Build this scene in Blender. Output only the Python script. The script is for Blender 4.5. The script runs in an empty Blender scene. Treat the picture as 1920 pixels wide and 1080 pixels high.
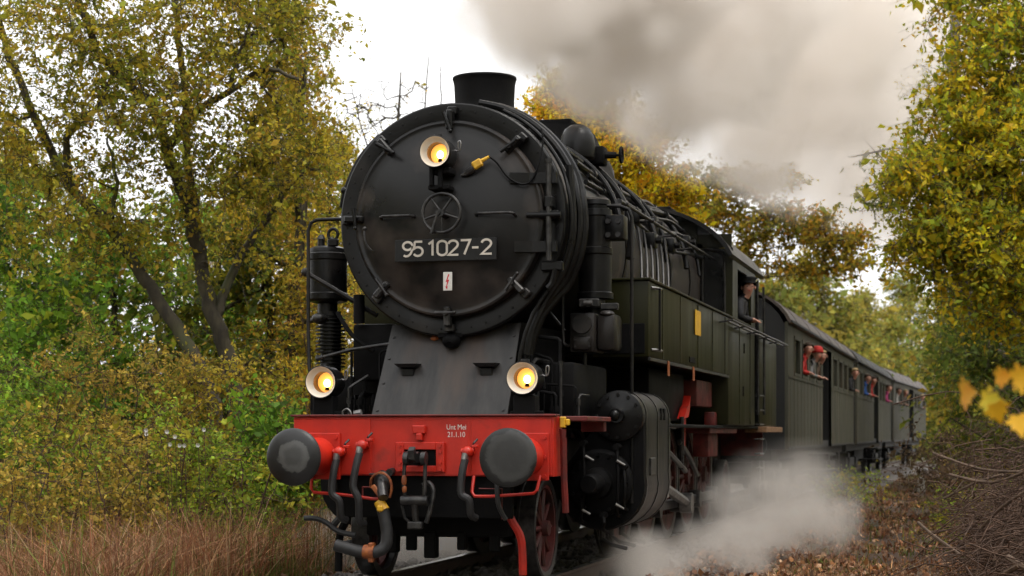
import bpy, bmesh, math, random
import numpy as np
from mathutils import Vector, Matrix, noise as mnoise

# ---------------------------------------------------------------- camera, sky, sun, exposure
S = bpy.context.scene
COL = S.collection
PI = math.pi
YAW = math.radians(14.5)
CAM = Vector((4.38, -14.01, 1.23))
FPX, HORIZON = 3400.0, 814.0
cam_data = bpy.data.cameras.new('camera')
cam_data.sensor_width = 36.0
cam_data.lens = 36.0 * FPX / 1920.0
cam_data.shift_y = (HORIZON - 540.0) / 1920.0
cam_data.clip_start, cam_data.clip_end = 0.1, 2000.0
cam_data.dof.use_dof = True
cam_data.dof.focus_distance = 15.2
cam_data.dof.aperture_fstop = 2.9
cam = bpy.data.objects.new('camera', cam_data)
COL.objects.link(cam)
cam.location = CAM
cam.rotation_euler = (PI / 2, 0, YAW)
S.camera = cam

SUN_EL, SUN_AZ = math.radians(66), math.radians(115)       # azimuth clockwise from +Y
world = bpy.data.worlds.new('World')
S.world = world
world.use_nodes = True
wn, wl = world.node_tree.nodes, world.node_tree.links
bg = wn['Background']
sky = wn.new('ShaderNodeTexSky')
sky.sky_type = 'NISHITA'
sky.sun_disc = False
sky.sun_elevation = SUN_EL
sky.sun_rotation = SUN_AZ
sky.air_density, sky.dust_density, sky.ozone_density = 1.0, 6.0, 1.0
grey = wn.new('ShaderNodeHueSaturation')
grey.inputs['Saturation'].default_value = 0.15
cloud = wn.new('ShaderNodeTexNoise')
cloud.inputs['Scale'].default_value = 2.2
cloud.inputs['Detail'].default_value = 5
ramp = wn.new('ShaderNodeMapRange')
ramp.inputs['From Min'].default_value, ramp.inputs['From Max'].default_value = 0.3, 0.7
ramp.inputs['To Min'].default_value, ramp.inputs['To Max'].default_value = 9.0, 11.5
veil = wn.new('ShaderNodeMix')
veil.data_type = 'RGBA'
veil.inputs['Factor'].default_value = 0.85
wl.new(sky.outputs[0], grey.inputs['Color'])
wl.new(grey.outputs[0], veil.inputs['A'])
wl.new(cloud.outputs[0], ramp.inputs['Value'])
comb = wn.new('ShaderNodeCombineColor')
wl.new(ramp.outputs[0], comb.inputs[0]); wl.new(ramp.outputs[0], comb.inputs[1]); wl.new(ramp.outputs[0], comb.inputs[2])
wl.new(comb.outputs[0], veil.inputs['B'])
wl.new(veil.outputs['Result'], bg.inputs['Color'])
bg.inputs['Strength'].default_value = 0.1

sun_d = bpy.data.lights.new('sun', 'SUN')
sun_d.energy = 1.0
sun_d.angle = math.radians(25)
sun_d.color = (1.0, 0.95, 0.88)
sun = bpy.data.objects.new('sun', sun_d)
COL.objects.link(sun)
sd = Vector((math.sin(SUN_AZ) * math.cos(SUN_EL), math.cos(SUN_AZ) * math.cos(SUN_EL), math.sin(SUN_EL)))
sun.rotation_euler = sd.to_track_quat('Z', 'Y').to_euler()

S.view_settings.view_transform = 'Standard'
S.view_settings.look = 'None'
S.view_settings.exposure = 0.8
S.view_settings.gamma = 1.0
S.view_settings.use_curve_mapping = False
S.render.engine = 'CYCLES'
cy = S.cycles
cy.use_denoising = True
cy.use_adaptive_sampling = True
cy.adaptive_threshold = 0.03
cy.max_bounces, cy.diffuse_bounces, cy.glossy_bounces = 6, 2, 2
cy.transmission_bounces, cy.transparent_max_bounces, cy.volume_bounces = 3, 6, 4
cy.volume_step_rate = 3.0
cy.use_light_tree = False
cy.caustics_reflective = cy.caustics_refractive = False
cy.sample_clamp_indirect = 4.0

# ---------------------------------------------------------------- helpers
def sight(u, v, dist):
    """World point seen in direction (u, v) of the photograph, dist metres ahead."""
    a, b = (u - 960.0) / FPX, (HORIZON - v) / FPX
    return Vector((CAM.x + dist * (-math.sin(YAW) + a * math.cos(YAW)),
                   CAM.y + dist * (math.cos(YAW) + a * math.sin(YAW)), CAM.z + dist * b))

def tag(o, label=None, cat=None, group=None, kind=None):
    if label: o['label'] = label
    if cat: o['category'] = cat
    if group: o['group'] = group
    if kind: o['kind'] = kind
    return o

def empty(name, loc=(0, 0, 0), rz=0.0, parent=None):
    o = bpy.data.objects.new(name, None)
    o.empty_display_size = 0.2
    COL.objects.link(o)
    o.location = loc
    o.rotation_euler = (0, 0, rz)
    o.parent = parent
    return o

def frame_of(d):
    d = Vector(d).normalized()
    a = Vector((0, 0, 1)) if abs(d.z) < 0.9 else Vector((1, 0, 0))
    s = d.cross(a).normalized()
    return d, s, s.cross(d).normalized()

class MB:
    """Collects shapes; build() links them as one mesh object."""
    def __init__(self):
        self.v, self.f, self.m = [], [], []
    def add(self, vs, fs, m=0):
        o = len(self.v)
        self.v.extend([tuple(p) for p in vs])
        self.f.extend([tuple(i + o for i in f) for f in fs])
        self.m.extend([m] * len(fs))
        return self
    def box(self, x0, x1, y0, y1, z0, z1, bev=0.0, rot=None, m=0):
        c = Vector(((x0 + x1) / 2, (y0 + y1) / 2, (z0 + z1) / 2))
        h = Vector((abs(x1 - x0) / 2, abs(y1 - y0) / 2, abs(z1 - z0) / 2))
        if bev <= 0:
            vs = [Vector((sx * h.x, sy * h.y, sz * h.z)) for sx in (-1, 1) for sy in (-1, 1) for sz in (-1, 1)]
            fs = [(0, 1, 3, 2), (4, 6, 7, 5), (0, 4, 5, 1), (2, 3, 7, 6), (0, 2, 6, 4), (1, 5, 7, 3)]
        else:
            b = min(bev, h.x * .95, h.y * .95, h.z * .95)
            bm = bmesh.new()
            bmesh.ops.create_cube(bm, size=1.0)
            for q in bm.verts:
                q.co = Vector((q.co.x * 2 * h.x, q.co.y * 2 * h.y, q.co.z * 2 * h.z))
            bmesh.ops.bevel(bm, geom=bm.edges[:], offset=b, segments=2 if b > .012 else 1, affect='EDGES', profile=.5)
            bm.verts.index_update()
            vs = [q.co.copy() for q in bm.verts]
            fs = [[q.index for q in f.verts] for f in bm.faces]
            bm.free()
        if rot is not None:
            vs = [rot @ q for q in vs]
        return self.add([c + q for q in vs], fs, m)
    def cyl(self, p0, p1, r0, r1=None, n=16, cap=True, m=0):
        p0, p1 = Vector(p0), Vector(p1)
        r1 = r0 if r1 is None else r1
        d, s, t = frame_of(p1 - p0)
        vs = []
        for p, r in ((p0, r0), (p1, r1)):
            for k in range(n):
                a = 2 * PI * k / n
                vs.append(p + s * (r * math.cos(a)) + t * (r * math.sin(a)))
        fs = [(k, (k + 1) % n, n + (k + 1) % n, n + k) for k in range(n)]
        if cap:
            fs += [tuple(range(n - 1, -1, -1)), tuple(range(n, 2 * n))]
        return self.add(vs, fs, m)
    def tube(self, pts, r, n=8, smooth=0, m=0, closed=False):
        pts = [Vector(p) for p in pts]
        if smooth:
            pts = catmull(pts, smooth)
        rs = r if isinstance(r, (list, tuple)) else [r] * len(pts)
        if len(rs) != len(pts):
            rs = [rs[0] + (rs[-1] - rs[0]) * i / (len(pts) - 1) for i in range(len(pts))]
        vs, fs, N = [], [], len(pts)
        prev = None
        for i, p in enumerate(pts):
            if closed:
                d = pts[(i + 1) % N] - pts[i - 1]
            else:
                d = pts[min(i + 1, N - 1)] - pts[max(i - 1, 0)]
            d.normalize()
            if prev is None:
                _, s, t = frame_of(d)
            else:
                s = (prev - d * prev.dot(d)).normalized()
                t = s.cross(d).normalized()
            prev = s
            for k in range(n):
                a = 2 * PI * k / n
                vs.append(p + s * (rs[i] * math.cos(a)) + t * (rs[i] * math.sin(a)))
        for i in range(N if closed else N - 1):
            j = (i + 1) % N
            for k in range(n):
                l = (k + 1) % n
                fs.append((i * n + k, i * n + l, j * n + l, j * n + k))
        if not closed:
            fs += [tuple(range(n - 1, -1, -1)), tuple(range((N - 1) * n, N * n))]
        return self.add(vs, fs, m)
    def lathe(self, prof, org=(0, 0, 0), axis=(0, 1, 0), n=32, m=0):
        """prof: list of (radius, distance along axis)."""
        org = Vector(org)
        d, s, t = frame_of(axis)
        vs, fs = [], []
        for r, h in prof:
            for k in range(n):
                a = 2 * PI * k / n
                vs.append(org + d * h + s * (r * math.cos(a)) + t * (r * math.sin(a)))
        for i in range(len(prof) - 1):
            for k in range(n):
                l = (k + 1) % n
                fs.append((i * n + k, i * n + l, (i + 1) * n + l, (i + 1) * n + k))
        return self.add(vs, fs, m)
    def prism(self, poly, a, b, axis='y', m=0):
        """poly in the plane across axis ('y': (x, z), 'x': (y, z), 'z': (x, y))."""
        def P(q, h):
            return {'y': (q[0], h, q[1]), 'x': (h, q[0], q[1]), 'z': (q[0], q[1], h)}[axis]
        n = len(poly)
        vs = [P(q, a) for q in poly] + [P(q, b) for q in poly]
        fs = [(k, (k + 1) % n, n + (k + 1) % n, n + k) for k in range(n)]
        fs += [tuple(range(n - 1, -1, -1)), tuple(range(n, 2 * n))]
        return self.add(vs, fs, m)
    def ball(self, c, r, n=12, m=0):
        r = (r, r, r) if not isinstance(r, (tuple, list)) else r
        c = Vector(c)
        prof = [(max(1e-4, math.sin(PI * i / n)), -math.cos(PI * i / n)) for i in range(n + 1)]
        vs, fs, k2 = [], [], n + 4
        for q, h in prof:
            for k in range(k2):
                a = 2 * PI * k / k2
                vs.append(c + Vector((r[0] * q * math.cos(a), r[1] * q * math.sin(a), r[2] * h)))
        for i in range(n):
            for k in range(k2):
                l = (k + 1) % k2
                fs.append((i * k2 + k, i * k2 + l, (i + 1) * k2 + l, (i + 1) * k2 + k))
        return self.add(vs, fs, m)
    def mesh(self, name, mats, angle=35):
        me = bpy.data.meshes.new(name)
        me.from_pydata(self.v, [], self.f)
        for q in (mats if isinstance(mats, (list, tuple)) else [mats]):
            me.materials.append(q)
        if max(self.m, default=0) > 0:
            me.polygons.foreach_set('material_index', self.m)
        bm = bmesh.new()
        bm.from_mesh(me)
        bmesh.ops.recalc_face_normals(bm, faces=bm.faces[:])
        bm.to_mesh(me)
        bm.free()
        me.polygons.foreach_set('use_smooth', [True] * len(me.polygons))
        me.set_sharp_from_angle(angle=math.radians(angle))
        return me
    def build(self, name, mats, parent=None, angle=35):
        return link(name, self.mesh(name, mats, angle), parent)

def link(name, me, parent=None, loc=None, rz=0.0):
    o = bpy.data.objects.new(name, me)
    COL.objects.link(o)
    o.parent = parent
    if loc is not None:
        o.location = loc
    if rz:
        o.rotation_euler = (0, 0, rz)
    return o

def catmull(pts, k):
    out, n = [], len(pts)
    for i in range(n - 1):
        p0, p1, p2, p3 = pts[max(i - 1, 0)], pts[i], pts[i + 1], pts[min(i + 2, n - 1)]
        for j in range(k):
            t = j / k
            out.append(0.5 * ((2 * p1) + (p2 - p0) * t + (2 * p0 - 5 * p1 + 4 * p2 - p3) * t * t + (3 * p1 - p0 - 3 * p2 + p3) * t ** 3))
    out.append(pts[-1].copy())
    return out

def copy_tree(o, parent=None):
    c = o.copy()
    COL.objects.link(c)
    c.parent = parent
    for ch in list(o.children):
        copy_tree(ch, c)
    return c

def lettering(text, size, mat, name, parent, loc, rot, sx=1.0, spacing=1.0, extrude=.003, align='CENTER', bold=0.0):
    cu = bpy.data.curves.new(name, 'FONT')
    cu.body, cu.size, cu.extrude, cu.offset = text, size, extrude, bold
    cu.align_x, cu.align_y = align, 'CENTER'
    cu.space_character = spacing
    tmp = bpy.data.objects.new('tmp', cu)
    COL.objects.link(tmp)
    dg = bpy.context.evaluated_depsgraph_get()
    me = bpy.data.meshes.new_from_object(tmp.evaluated_get(dg))
    bpy.data.objects.remove(tmp)
    bpy.data.curves.remove(cu)
    for q in me.vertices:
        q.co.x *= sx
    me.materials.clear()
    me.materials.append(mat)
    me.name = name
    o = link(name, me, parent, loc)
    o.rotation_euler = rot
    return o

# ---------------------------------------------------------------- materials
def lin(c):
    return tuple(((q / 255) / 12.92 if q <= 10 else (((q / 255) + .055) / 1.055) ** 2.4) for q in c)

def material(name, col, col2=None, rough=.5, metal=0., scale=6., detail=6, fac=(.35, .65), bump=.0, bscale=40., stretch=(1, 1, 1), spec=.5, rvar=.15, third=None, coord='Object'):
    """Noise-mottled Principled surface; col2 is the second tone of dirt or wear."""
    m = bpy.data.materials.new(name)
    m.use_nodes = True
    nt = m.node_tree
    n, l = nt.nodes, nt.links
    b = n['Principled BSDF']
    b.inputs['Metallic'].default_value = metal
    b.inputs['Specular IOR Level'].default_value = spec
    tc = n.new('ShaderNodeTexCoord')
    mp = n.new('ShaderNodeMapping')
    mp.inputs['Scale'].default_value = stretch
    l.new(tc.outputs[coord], mp.inputs['Vector'])
    no = n.new('ShaderNodeTexNoise')
    no.inputs['Scale'].default_value, no.inputs['Detail'].default_value, no.inputs['Roughness'].default_value = scale, detail, .62
    l.new(mp.outputs[0], no.inputs['Vector'])
    mr = n.new('ShaderNodeMapRange')
    mr.inputs['From Min'].default_value, mr.inputs['From Max'].default_value = fac
    l.new(no.outputs[0], mr.inputs['Value'])
    mx = n.new('ShaderNodeMix')
    mx.data_type = 'RGBA'
    mx.inputs['A'].default_value = (*col, 1)
    mx.inputs['B'].default_value = (*(col2 or col), 1)
    l.new(mr.outputs[0], mx.inputs['Factor'])
    last = mx.outputs['Result']
    if third:
        tcol, tscale, t0, t1 = third
        n3 = n.new('ShaderNodeTexNoise')
        n3.inputs['Scale'].default_value, n3.inputs['Detail'].default_value = tscale, 4
        l.new(mp.outputs[0], n3.inputs['Vector'])
        m3 = n.new('ShaderNodeMapRange')
        m3.inputs['From Min'].default_value, m3.inputs['From Max'].default_value = t0, t1
        l.new(n3.outputs[0], m3.inputs['Value'])
        x3 = n.new('ShaderNodeMix')
        x3.data_type = 'RGBA'
        l.new(last, x3.inputs['A'])
        x3.inputs['B'].default_value = (*tcol, 1)
        l.new(m3.outputs[0], x3.inputs['Factor'])
        last = x3.outputs['Result']
    l.new(last, b.inputs['Base Color'])
    rr = n.new('ShaderNodeMapRange')
    rr.inputs['To Min'].default_value, rr.inputs['To Max'].default_value = max(.05, rough - rvar), min(1., rough + rvar)
    l.new(no.outputs[0], rr.inputs['Value'])
    l.new(rr.outputs[0], b.inputs['Roughness'])
    if bump:
        nb = n.new('ShaderNodeTexNoise')
        nb.inputs['Scale'].default_value, nb.inputs['Detail'].default_value = bscale, 4
        l.new(mp.outputs[0], nb.inputs['Vector'])
        bp = n.new('ShaderNodeBump')
        bp.inputs['Strength'].default_value, bp.inputs['Distance'].default_value = bump, .01
        l.new(nb.outputs[0], bp.inputs['Height'])
        l.new(bp.outputs[0], b.inputs['Normal'])
    return m

def glow(name, col, strength):
    m = bpy.data.materials.new(name)
    m.use_nodes = True
    b = m.node_tree.nodes['Principled BSDF']
    b.inputs['Base Color'].default_value = (*col, 1)
    b.inputs['Emission Color'].default_value = (*col, 1)
    b.inputs['Emission Strength'].default_value = strength
    return m

def leafy(name, trans=.5, rough=.6):
    m = bpy.data.materials.new(name)
    m.use_nodes = True
    nt = m.node_tree
    n, l = nt.nodes, nt.links
    n.clear()
    out = n.new('ShaderNodeOutputMaterial')
    at = n.new('ShaderNodeAttribute')
    at.attribute_name = 'tint'
    b = n.new('ShaderNodeBsdfPrincipled')
    b.inputs['Roughness'].default_value = rough
    b.inputs['Specular IOR Level'].default_value = .25
    t = n.new('ShaderNodeBsdfTranslucent')
    mx = n.new('ShaderNodeMixShader')
    mx.inputs[0].default_value = trans
    l.new(at.outputs['Color'], b.inputs['Base Color'])
    l.new(at.outputs['Color'], t.inputs['Color'])
    l.new(b.outputs[0], mx.inputs[1])
    l.new(t.outputs[0], mx.inputs[2])
    l.new(mx.outputs[0], out.inputs['Surface'])
    return m

M = {
 'black': material('loco_black', (.0038, .0038, .0042), (.009, .0086, .0083), spec=.24, rough=.33, scale=3.5, bump=.12, bscale=55, third=((.036, .031, .028), 1.6, .56, .80)),
 'door': material('door_black', (.0050, .0050, .0054), (.0105, .010, .0098), spec=.30, rough=.33, scale=2.2, bump=.06, bscale=30, third=((.062, .049, .042), 1.9, .50, .74)),
 'soot': material('soot_black', (.0035, .0035, .004), (.0075, .007, .007), spec=.10, rough=.6, scale=5, bump=.2, bscale=50),
 'iron': material('worn_iron', (.018, .018, .019), (.06, .057, .055), rough=.38, metal=.55, scale=14),
 'bright': material('bright_steel', (.32, .31, .30), (.16, .15, .145), rough=.35, metal=.8, scale=12),
 'apron': material('apron_grey', (.015, .0145, .0145), (.045, .042, .040), spec=.35, rough=.42, scale=2.6, stretch=(2.2, 1, .35), bump=.08, third=((.060, .040, .030), 1.5, .52, .70)),
 'red': material('beam_red', (.54, .021, .0075), (.42, .015, .007), rough=.42, scale=4.5, bump=.06, bscale=25, third=((.10, .022, .014), 4, .58, .80)),
 'dred': material('frame_red', (.17, .013, .010), (.05, .011, .009), rough=.55, scale=5, bump=.1),
 'rust': material('rusty_orange', (.34, .10, .02), (.16, .04, .015), rough=.6, scale=20),
 'yellow': material('yellow_paint', (.72, .42, .02), (.52, .27, .02), rough=.5, scale=16),
 'wheelred': material('wheel_red', (.10, .012, .010), (.03, .012, .010), rough=.6, scale=5, bump=.1),
 'green': material('tank_green', (.020, .0195, .0062), (.012, .012, .0042), spec=.16, rough=.38, scale=1.8, stretch=(1, 2.2, .35), bump=.05, bscale=12, third=((.05, .040, .018), 1.8, .58, .85)),
 'lag': material('boiler_lagging', (.018, .016, .015), (.042, .034, .03), rough=.55, scale=3, bump=.1, third=((.19, .135, .105), 2.3, .58, .80)),
 'wrap': material('cylinder_wrap', (.017, .015, .0135), (.008, .0075, .007), spec=.22, rough=.42, scale=3, stretch=(1, 1, .4), bump=.08, third=((.055, .043, .033), 2.6, .54, .78)),
 'rubber': material('rubber', (.010, .010, .011), (.022, .022, .023), rough=.55, scale=20),
 'white': material('white_paint', (.72, .71, .67), (.58, .56, .52), rough=.5, scale=18),
 'cream': material('lamp_enamel', (.85, .78, .68), (.8, .70, .58), rough=.4, scale=8),
 'letter': material('number_cream', (.66, .61, .53), (.56, .50, .43), rough=.5, scale=15),
 'signred': material('sign_red', (.55, .01, .02), (.5, .01, .02), rough=.5),
 'coach': material('coach_olive', (.094, .092, .068), (.072, .072, .054), spec=.10, rough=.7, scale=1.6, stretch=(1, 1.5, .4), bump=.04, third=((.12, .095, .065), 1.5, .5, .8)),
 'coachdark': material('coach_dark', (.008, .0085, .009), (.015, .015, .014), rough=.6, scale=4),
 'roof': material('coach_roof', (.085, .062, .05), (.06, .047, .04), rough=.6, scale=2.2, bump=.05, third=((.16, .15, .14), 1.2, .55, .8)),
 'roof2': material('coach_roof_grey', (.095, .095, .092), (.07, .07, .068), spec=.15, rough=.7, scale=2.2, bump=.05),
 'glass': material('dark_glass', (.012, .013, .013), (.02, .02, .02), rough=.12, rvar=.05),
 'wood': material('step_wood', (.28, .15, .07), (.17, .09, .045), rough=.7, scale=8, stretch=(4, .5, 4)),
 'rail': material('rail_steel', (.09, .06, .045), (.14, .10, .08), rough=.5, metal=.4, scale=10),
 'railtop': material('rail_top', (.42, .41, .40), (.3, .29, .28), rough=.3, metal=.9),
 'sleeper': material('sleeper_wood', (.05, .04, .032), (.085, .07, .055), rough=.85, scale=7, stretch=(.6, 5, 5), bump=.3),
 'stone': material('ballast_stone', (.085, .075, .068), (.16, .14, .125), rough=.9, scale=2.2, coord='Object'),
 'bark': material('bark', (.035, .029, .02), (.085, .072, .045), rough=.9, scale=9, stretch=(1, 1, .35), bump=.6, bscale=22, third=((.075, .085, .03), 1.6, .52, .72)),
 'bark2': material('bark_dark', (.04, .033, .025), (.08, .066, .05), rough=.9, scale=9, stretch=(1, 1, .35), bump=.5, bscale=22),
 'twig': material('dry_twig', (.06, .032, .02), (.15, .085, .052), rough=.85, scale=7, fac=(.42, .72)),
 'stick': material('pale_stick', (.16, .105, .07), (.08, .052, .035), rough=.8, scale=12),
 'skin': material('skin', (.52, .27, .19), (.46, .22, .15), rough=.5, scale=10),
 'leaf': leafy('leaf'),
 'litter': leafy('litter_leaf', .1, .8),
 'grass': leafy('grass_blade', .3, .7),
}
for c_ in (('cl_black', (.012, .012, .014)), ('cl_red', (.62, .03, .025)), ('cl_blue', (.03, .12, .42)), ('cl_pink', (.42, .04, .16)), ('cl_grey', (.2, .2, .2)),
           ('cl_white', (.65, .64, .62)), ('cl_brown', (.12, .07, .04)), ('cl_navy', (.015, .02, .05)), ('hair_brown', (.06, .035, .02)), ('hair_fair', (.42, .3, .14)), ('hair_dark', (.015, .012, .01))):
    M[c_[0]] = material(c_[0], c_[1], tuple(q * .75 for q in c_[1]), rough=.8, scale=20)
# ---------------------------------------------------------------- ground, track
def bend(y):
    return 0.0011 * max(0.0, y - 38.0) ** 2

def smooth(a, b, t):
    t = min(1.0, max(0.0, (t - a) / (b - a)))
    return t * t * (3 - 2 * t)

def ground_z(x, y):
    xr = x - bend(y)
    z = -0.36 + .15 * smooth(3.4, 2.0, abs(xr))
    if xr < -4.5:
        z += .9 * smooth(-4.5, -14, xr) + 5.0 * smooth(-14, -60, xr)
    if xr > 4.2:
        z += 1.3 * smooth(4.2, 12, xr) + 7.0 * smooth(10, 60, xr)
    z += .05 * math.sin(x * 1.7 + y * .6) + .035 * math.sin(x * .8 - y * 1.9)
    return z

def axis_vals(lo, hi, c, fine, grow):
    out, step, v = [c], fine, c
    while v < hi:
        v += step; out.append(v); step *= grow
    step, v = fine, c
    while v > lo:
        v -= step; out.insert(0, v); step *= grow
    return out
gx, gy = axis_vals(-260, 260, 0, .45, 1.045), axis_vals(-60, 500, 8, .5, 1.04)
g = MB()
g.v = [(x, y, ground_z(x, y)) for y in gy for x in gx]
nx = len(gx)
g.f = [(j * nx + i, j * nx + i + 1, (j + 1) * nx + i + 1, (j + 1) * nx + i) for j in range(len(gy) - 1) for i in range(nx - 1)]
g.m = [0] * len(g.f)
M['earth'] = material('leafy_earth', (.075, .042, .025), (.035, .022, .014), rough=.95, scale=1.3, detail=9, bump=.8, bscale=14, third=((.05, .06, .02), .55, .52, .68))
tag(g.build('ground', M['earth'], None, 60), kind='structure')

bed = MB()
ys = np.arange(-8, 130, 2.0)
sec = [(-2.5, -.40), (-1.75, -.16), (-1.2, -.155), (1.2, -.155), (1.75, -.16), (2.5, -.40)]
bed.v = [(x + bend(y), float(y), z) for y in ys for x, z in sec]
bed.f = [(j * 6 + i, j * 6 + i + 1, (j + 1) * 6 + i + 1, (j + 1) * 6 + i) for j in range(len(ys) - 1) for i in range(5)]
bed.m = [0] * len(bed.f)
tag(bed.build('track_bed', M['stone'], None, 60), kind='structure')

TRACK = empty('railway_track', (0, 0, -.17))
tag(TRACK, kind='structure')
for s in (-1, 1):
    r = MB()
    web = [(-.062, .0), (.062, .0), (.062, .012), (.012, .03), (.012, .125), (.036, .138), (.036, .165), (-.036, .165), (-.036, .138), (-.012, .125), (-.012, .03), (-.062, .012)]
    yy = list(np.arange(-8, 40, 4.0)) + list(np.arange(40, 130, 1.5))
    for y in yy:
        r.v += [(s * .752 + bend(y) + a, float(y), b) for a, b in web]
    k = len(web)
    for j in range(len(yy) - 1):
        for i in range(k):
            r.f.append((j * k + i, j * k + (i + 1) % k, (j + 1) * k + (i + 1) % k, (j + 1) * k + i))
            r.m.append(1 if i == 6 else 0)
    r.build('rail', [M['rail'], M['railtop']], TRACK)
slm = MB().box(-1.3, 1.3, -.13, .13, -.15, -.004, .012).mesh('sleeper', M['sleeper'])
for k in range(130):
    y = -7 + .65 * k
    o = link('sleeper', slm, TRACK, (bend(y), y, 0))

rng = np.random.default_rng(3)
def pebble_mesh():
    bm = bmesh.new()
    bmesh.ops.create_icosphere(bm, subdivisions=1, radius=1)
    v = np.array([q.co[:] for q in bm.verts]); bm.verts.index_update()
    f = np.array([[q.index for q in t.verts] for t in bm.faces])
    bm.free()
    return v, f
def raw_mesh(name, co, faces, mats, tint=None, smooth_=False):
    """Fast mesh from numpy arrays; faces all have the same number of corners."""
    me = bpy.data.meshes.new(name)
    n, k = len(faces), faces.shape[1]
    me.vertices.add(len(co)); me.vertices.foreach_set('co', np.asarray(co, np.float32).ravel())
    me.loops.add(n * k); me.loops.foreach_set('vertex_index', faces.astype(np.int32).ravel())
    me.polygons.add(n); me.polygons.foreach_set('loop_start', np.arange(0, n * k, k, dtype=np.int32))
    if smooth_:
        me.polygons.foreach_set('use_smooth', np.ones(n, bool))
    for q in (mats if isinstance(mats, (list, tuple)) else [mats]):
        me.materials.append(q)
    if tint is not None:
        at = me.color_attributes.new('tint', 'FLOAT_COLOR', 'POINT')
        c4 = np.ones((len(co), 4), np.float32); c4[:, :3] = tint
        at.data.foreach_set('color', c4.ravel())
    me.update()
    return me
pv, pf = pebble_mesh()
N = 7000
yy = rng.uniform(-1.5, 24, N) ** 1.0
xx = rng.uniform(-2.3, 2.3, N)
sc = rng.uniform(.022, .05, N)
zz = np.where(np.abs(xx) > 1.7, -.16 - (np.abs(xx) - 1.7) * .3, -.155) + sc * .3
jit = rng.uniform(.65, 1.25, (N, len(pv), 1)) * rng.uniform(.6, 1.2, (N, 1, 3))
co = pv[None] * jit * sc[:, None, None] + np.stack([xx, yy, zz], 1)[:, None]
fa = pf[None] + (np.arange(N) * len(pv))[:, None, None]
tag(link('gravel', raw_mesh('gravel', co.reshape(-1, 3), fa.reshape(-1, 3), M['stone'])), 'dark ballast stones between and beside the rails', 'gravel', kind='stuff')
# ---------------------------------------------------------------- the locomotive (y = 0 at the buffer beam, +y backwards)
LOCO = empty('steam_locomotive', (0, 0, 0))
tag(LOCO, 'black steam locomotive with red buffer beam and three lit lamps heading the train', 'locomotive')
ZB = 3.06                                     # boiler axis

def bolts(mb, pts, axis=(0, -1, 0), r=.014, h=.014, n=6):
    for p in pts:
        p = Vector(p)
        mb.cyl(p, p + Vector(axis) * h, r, n=n)
    return mb

# --- frame and platform
MB().box(-.56, .56, .06, 13.4, .62, 1.18, .02).build('main_frame', M['soot'], LOCO)
MB().box(-1.08, 1.08, .03, 3.0, 1.345, 1.372, .008).build('front_platform', M['black'], LOCO)
for s in (-1, 1):
    MB().box(s * .62, s * 1.34, 3.0, 13.6, 1.30, 1.335, .008).build('running_board', M['soot'], LOCO)

# --- buffer beam with its three plates
bb = MB().box(-1.10, 1.10, 0, .035, .892, 1.372, .004).box(1.06, 1.10, .03, .30, .892, 1.37, .004).box(-1.10, -1.06, .03, .30, .892, 1.37, .004).build('buffer_beam', M['red'], LOCO)
for x0, x1 in ((-1.095, -.43), (-.41, .40), (.42, 1.085)):
    y0 = -.010 if x0 != -.41 else -.002
    MB().box(x0, x1, y0, .01, .90, 1.352 if x0 != -.41 else 1.345, .004).build('beam_panel', M['red'], bb)
MB().box(-1.12, 1.12, -.03, .12, 1.3735, 1.39, .004).build('beam_cap', M['dred'], bb)
lettering('Unt Mei\n21.1.10', .060, M['white'], 'inspection_lettering', bb, (.295, -.0035, 1.255), (PI / 2, 0, 0), sx=.85, extrude=.001)

# --- buffers
def buffer(x, flat):
    base = MB().box(x - .19, x + .19, -.035, -.011, .86, 1.24, .006)
    bolts(base, [(x + a * .155, -.035, 1.05 + b * .155) for a in (-1, 1) for b in (-1, 0, 1) if (a, b) != (0, 0)], r=.02, h=.018)
    base.lathe([(.155, 0), (.15, .05), (.13, .10), (.125, .33), (.132, .34), (.132, .36), (.11, .36)], (x, -.034, 1.05), (0, -1, 0), 28)
    b = base.build('buffer', M['red'], LOCO)
    MB().cyl((x, -.38, 1.05), (x, -.55, 1.05), .095, .1, 20).build('plunger', M['iron'], b)
    d = .012 if flat else .045
    pr = [(.0001, .60 + d), (.06, .60 + d * .96), (.12, .60 + d * .80), (.17, .60 + d * .52), (.205, .60 + d * .18), (.222, .592), (.228, .58), (.226, .565), (.21, .556), (.12, .53), (.10, .50)]
    return b, MB().lathe(pr, (x, 0, 1.05), (0, -1, 0), 40).build('buffer_head', M['head_flat' if flat else 'head_dome'], b, 25)

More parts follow.
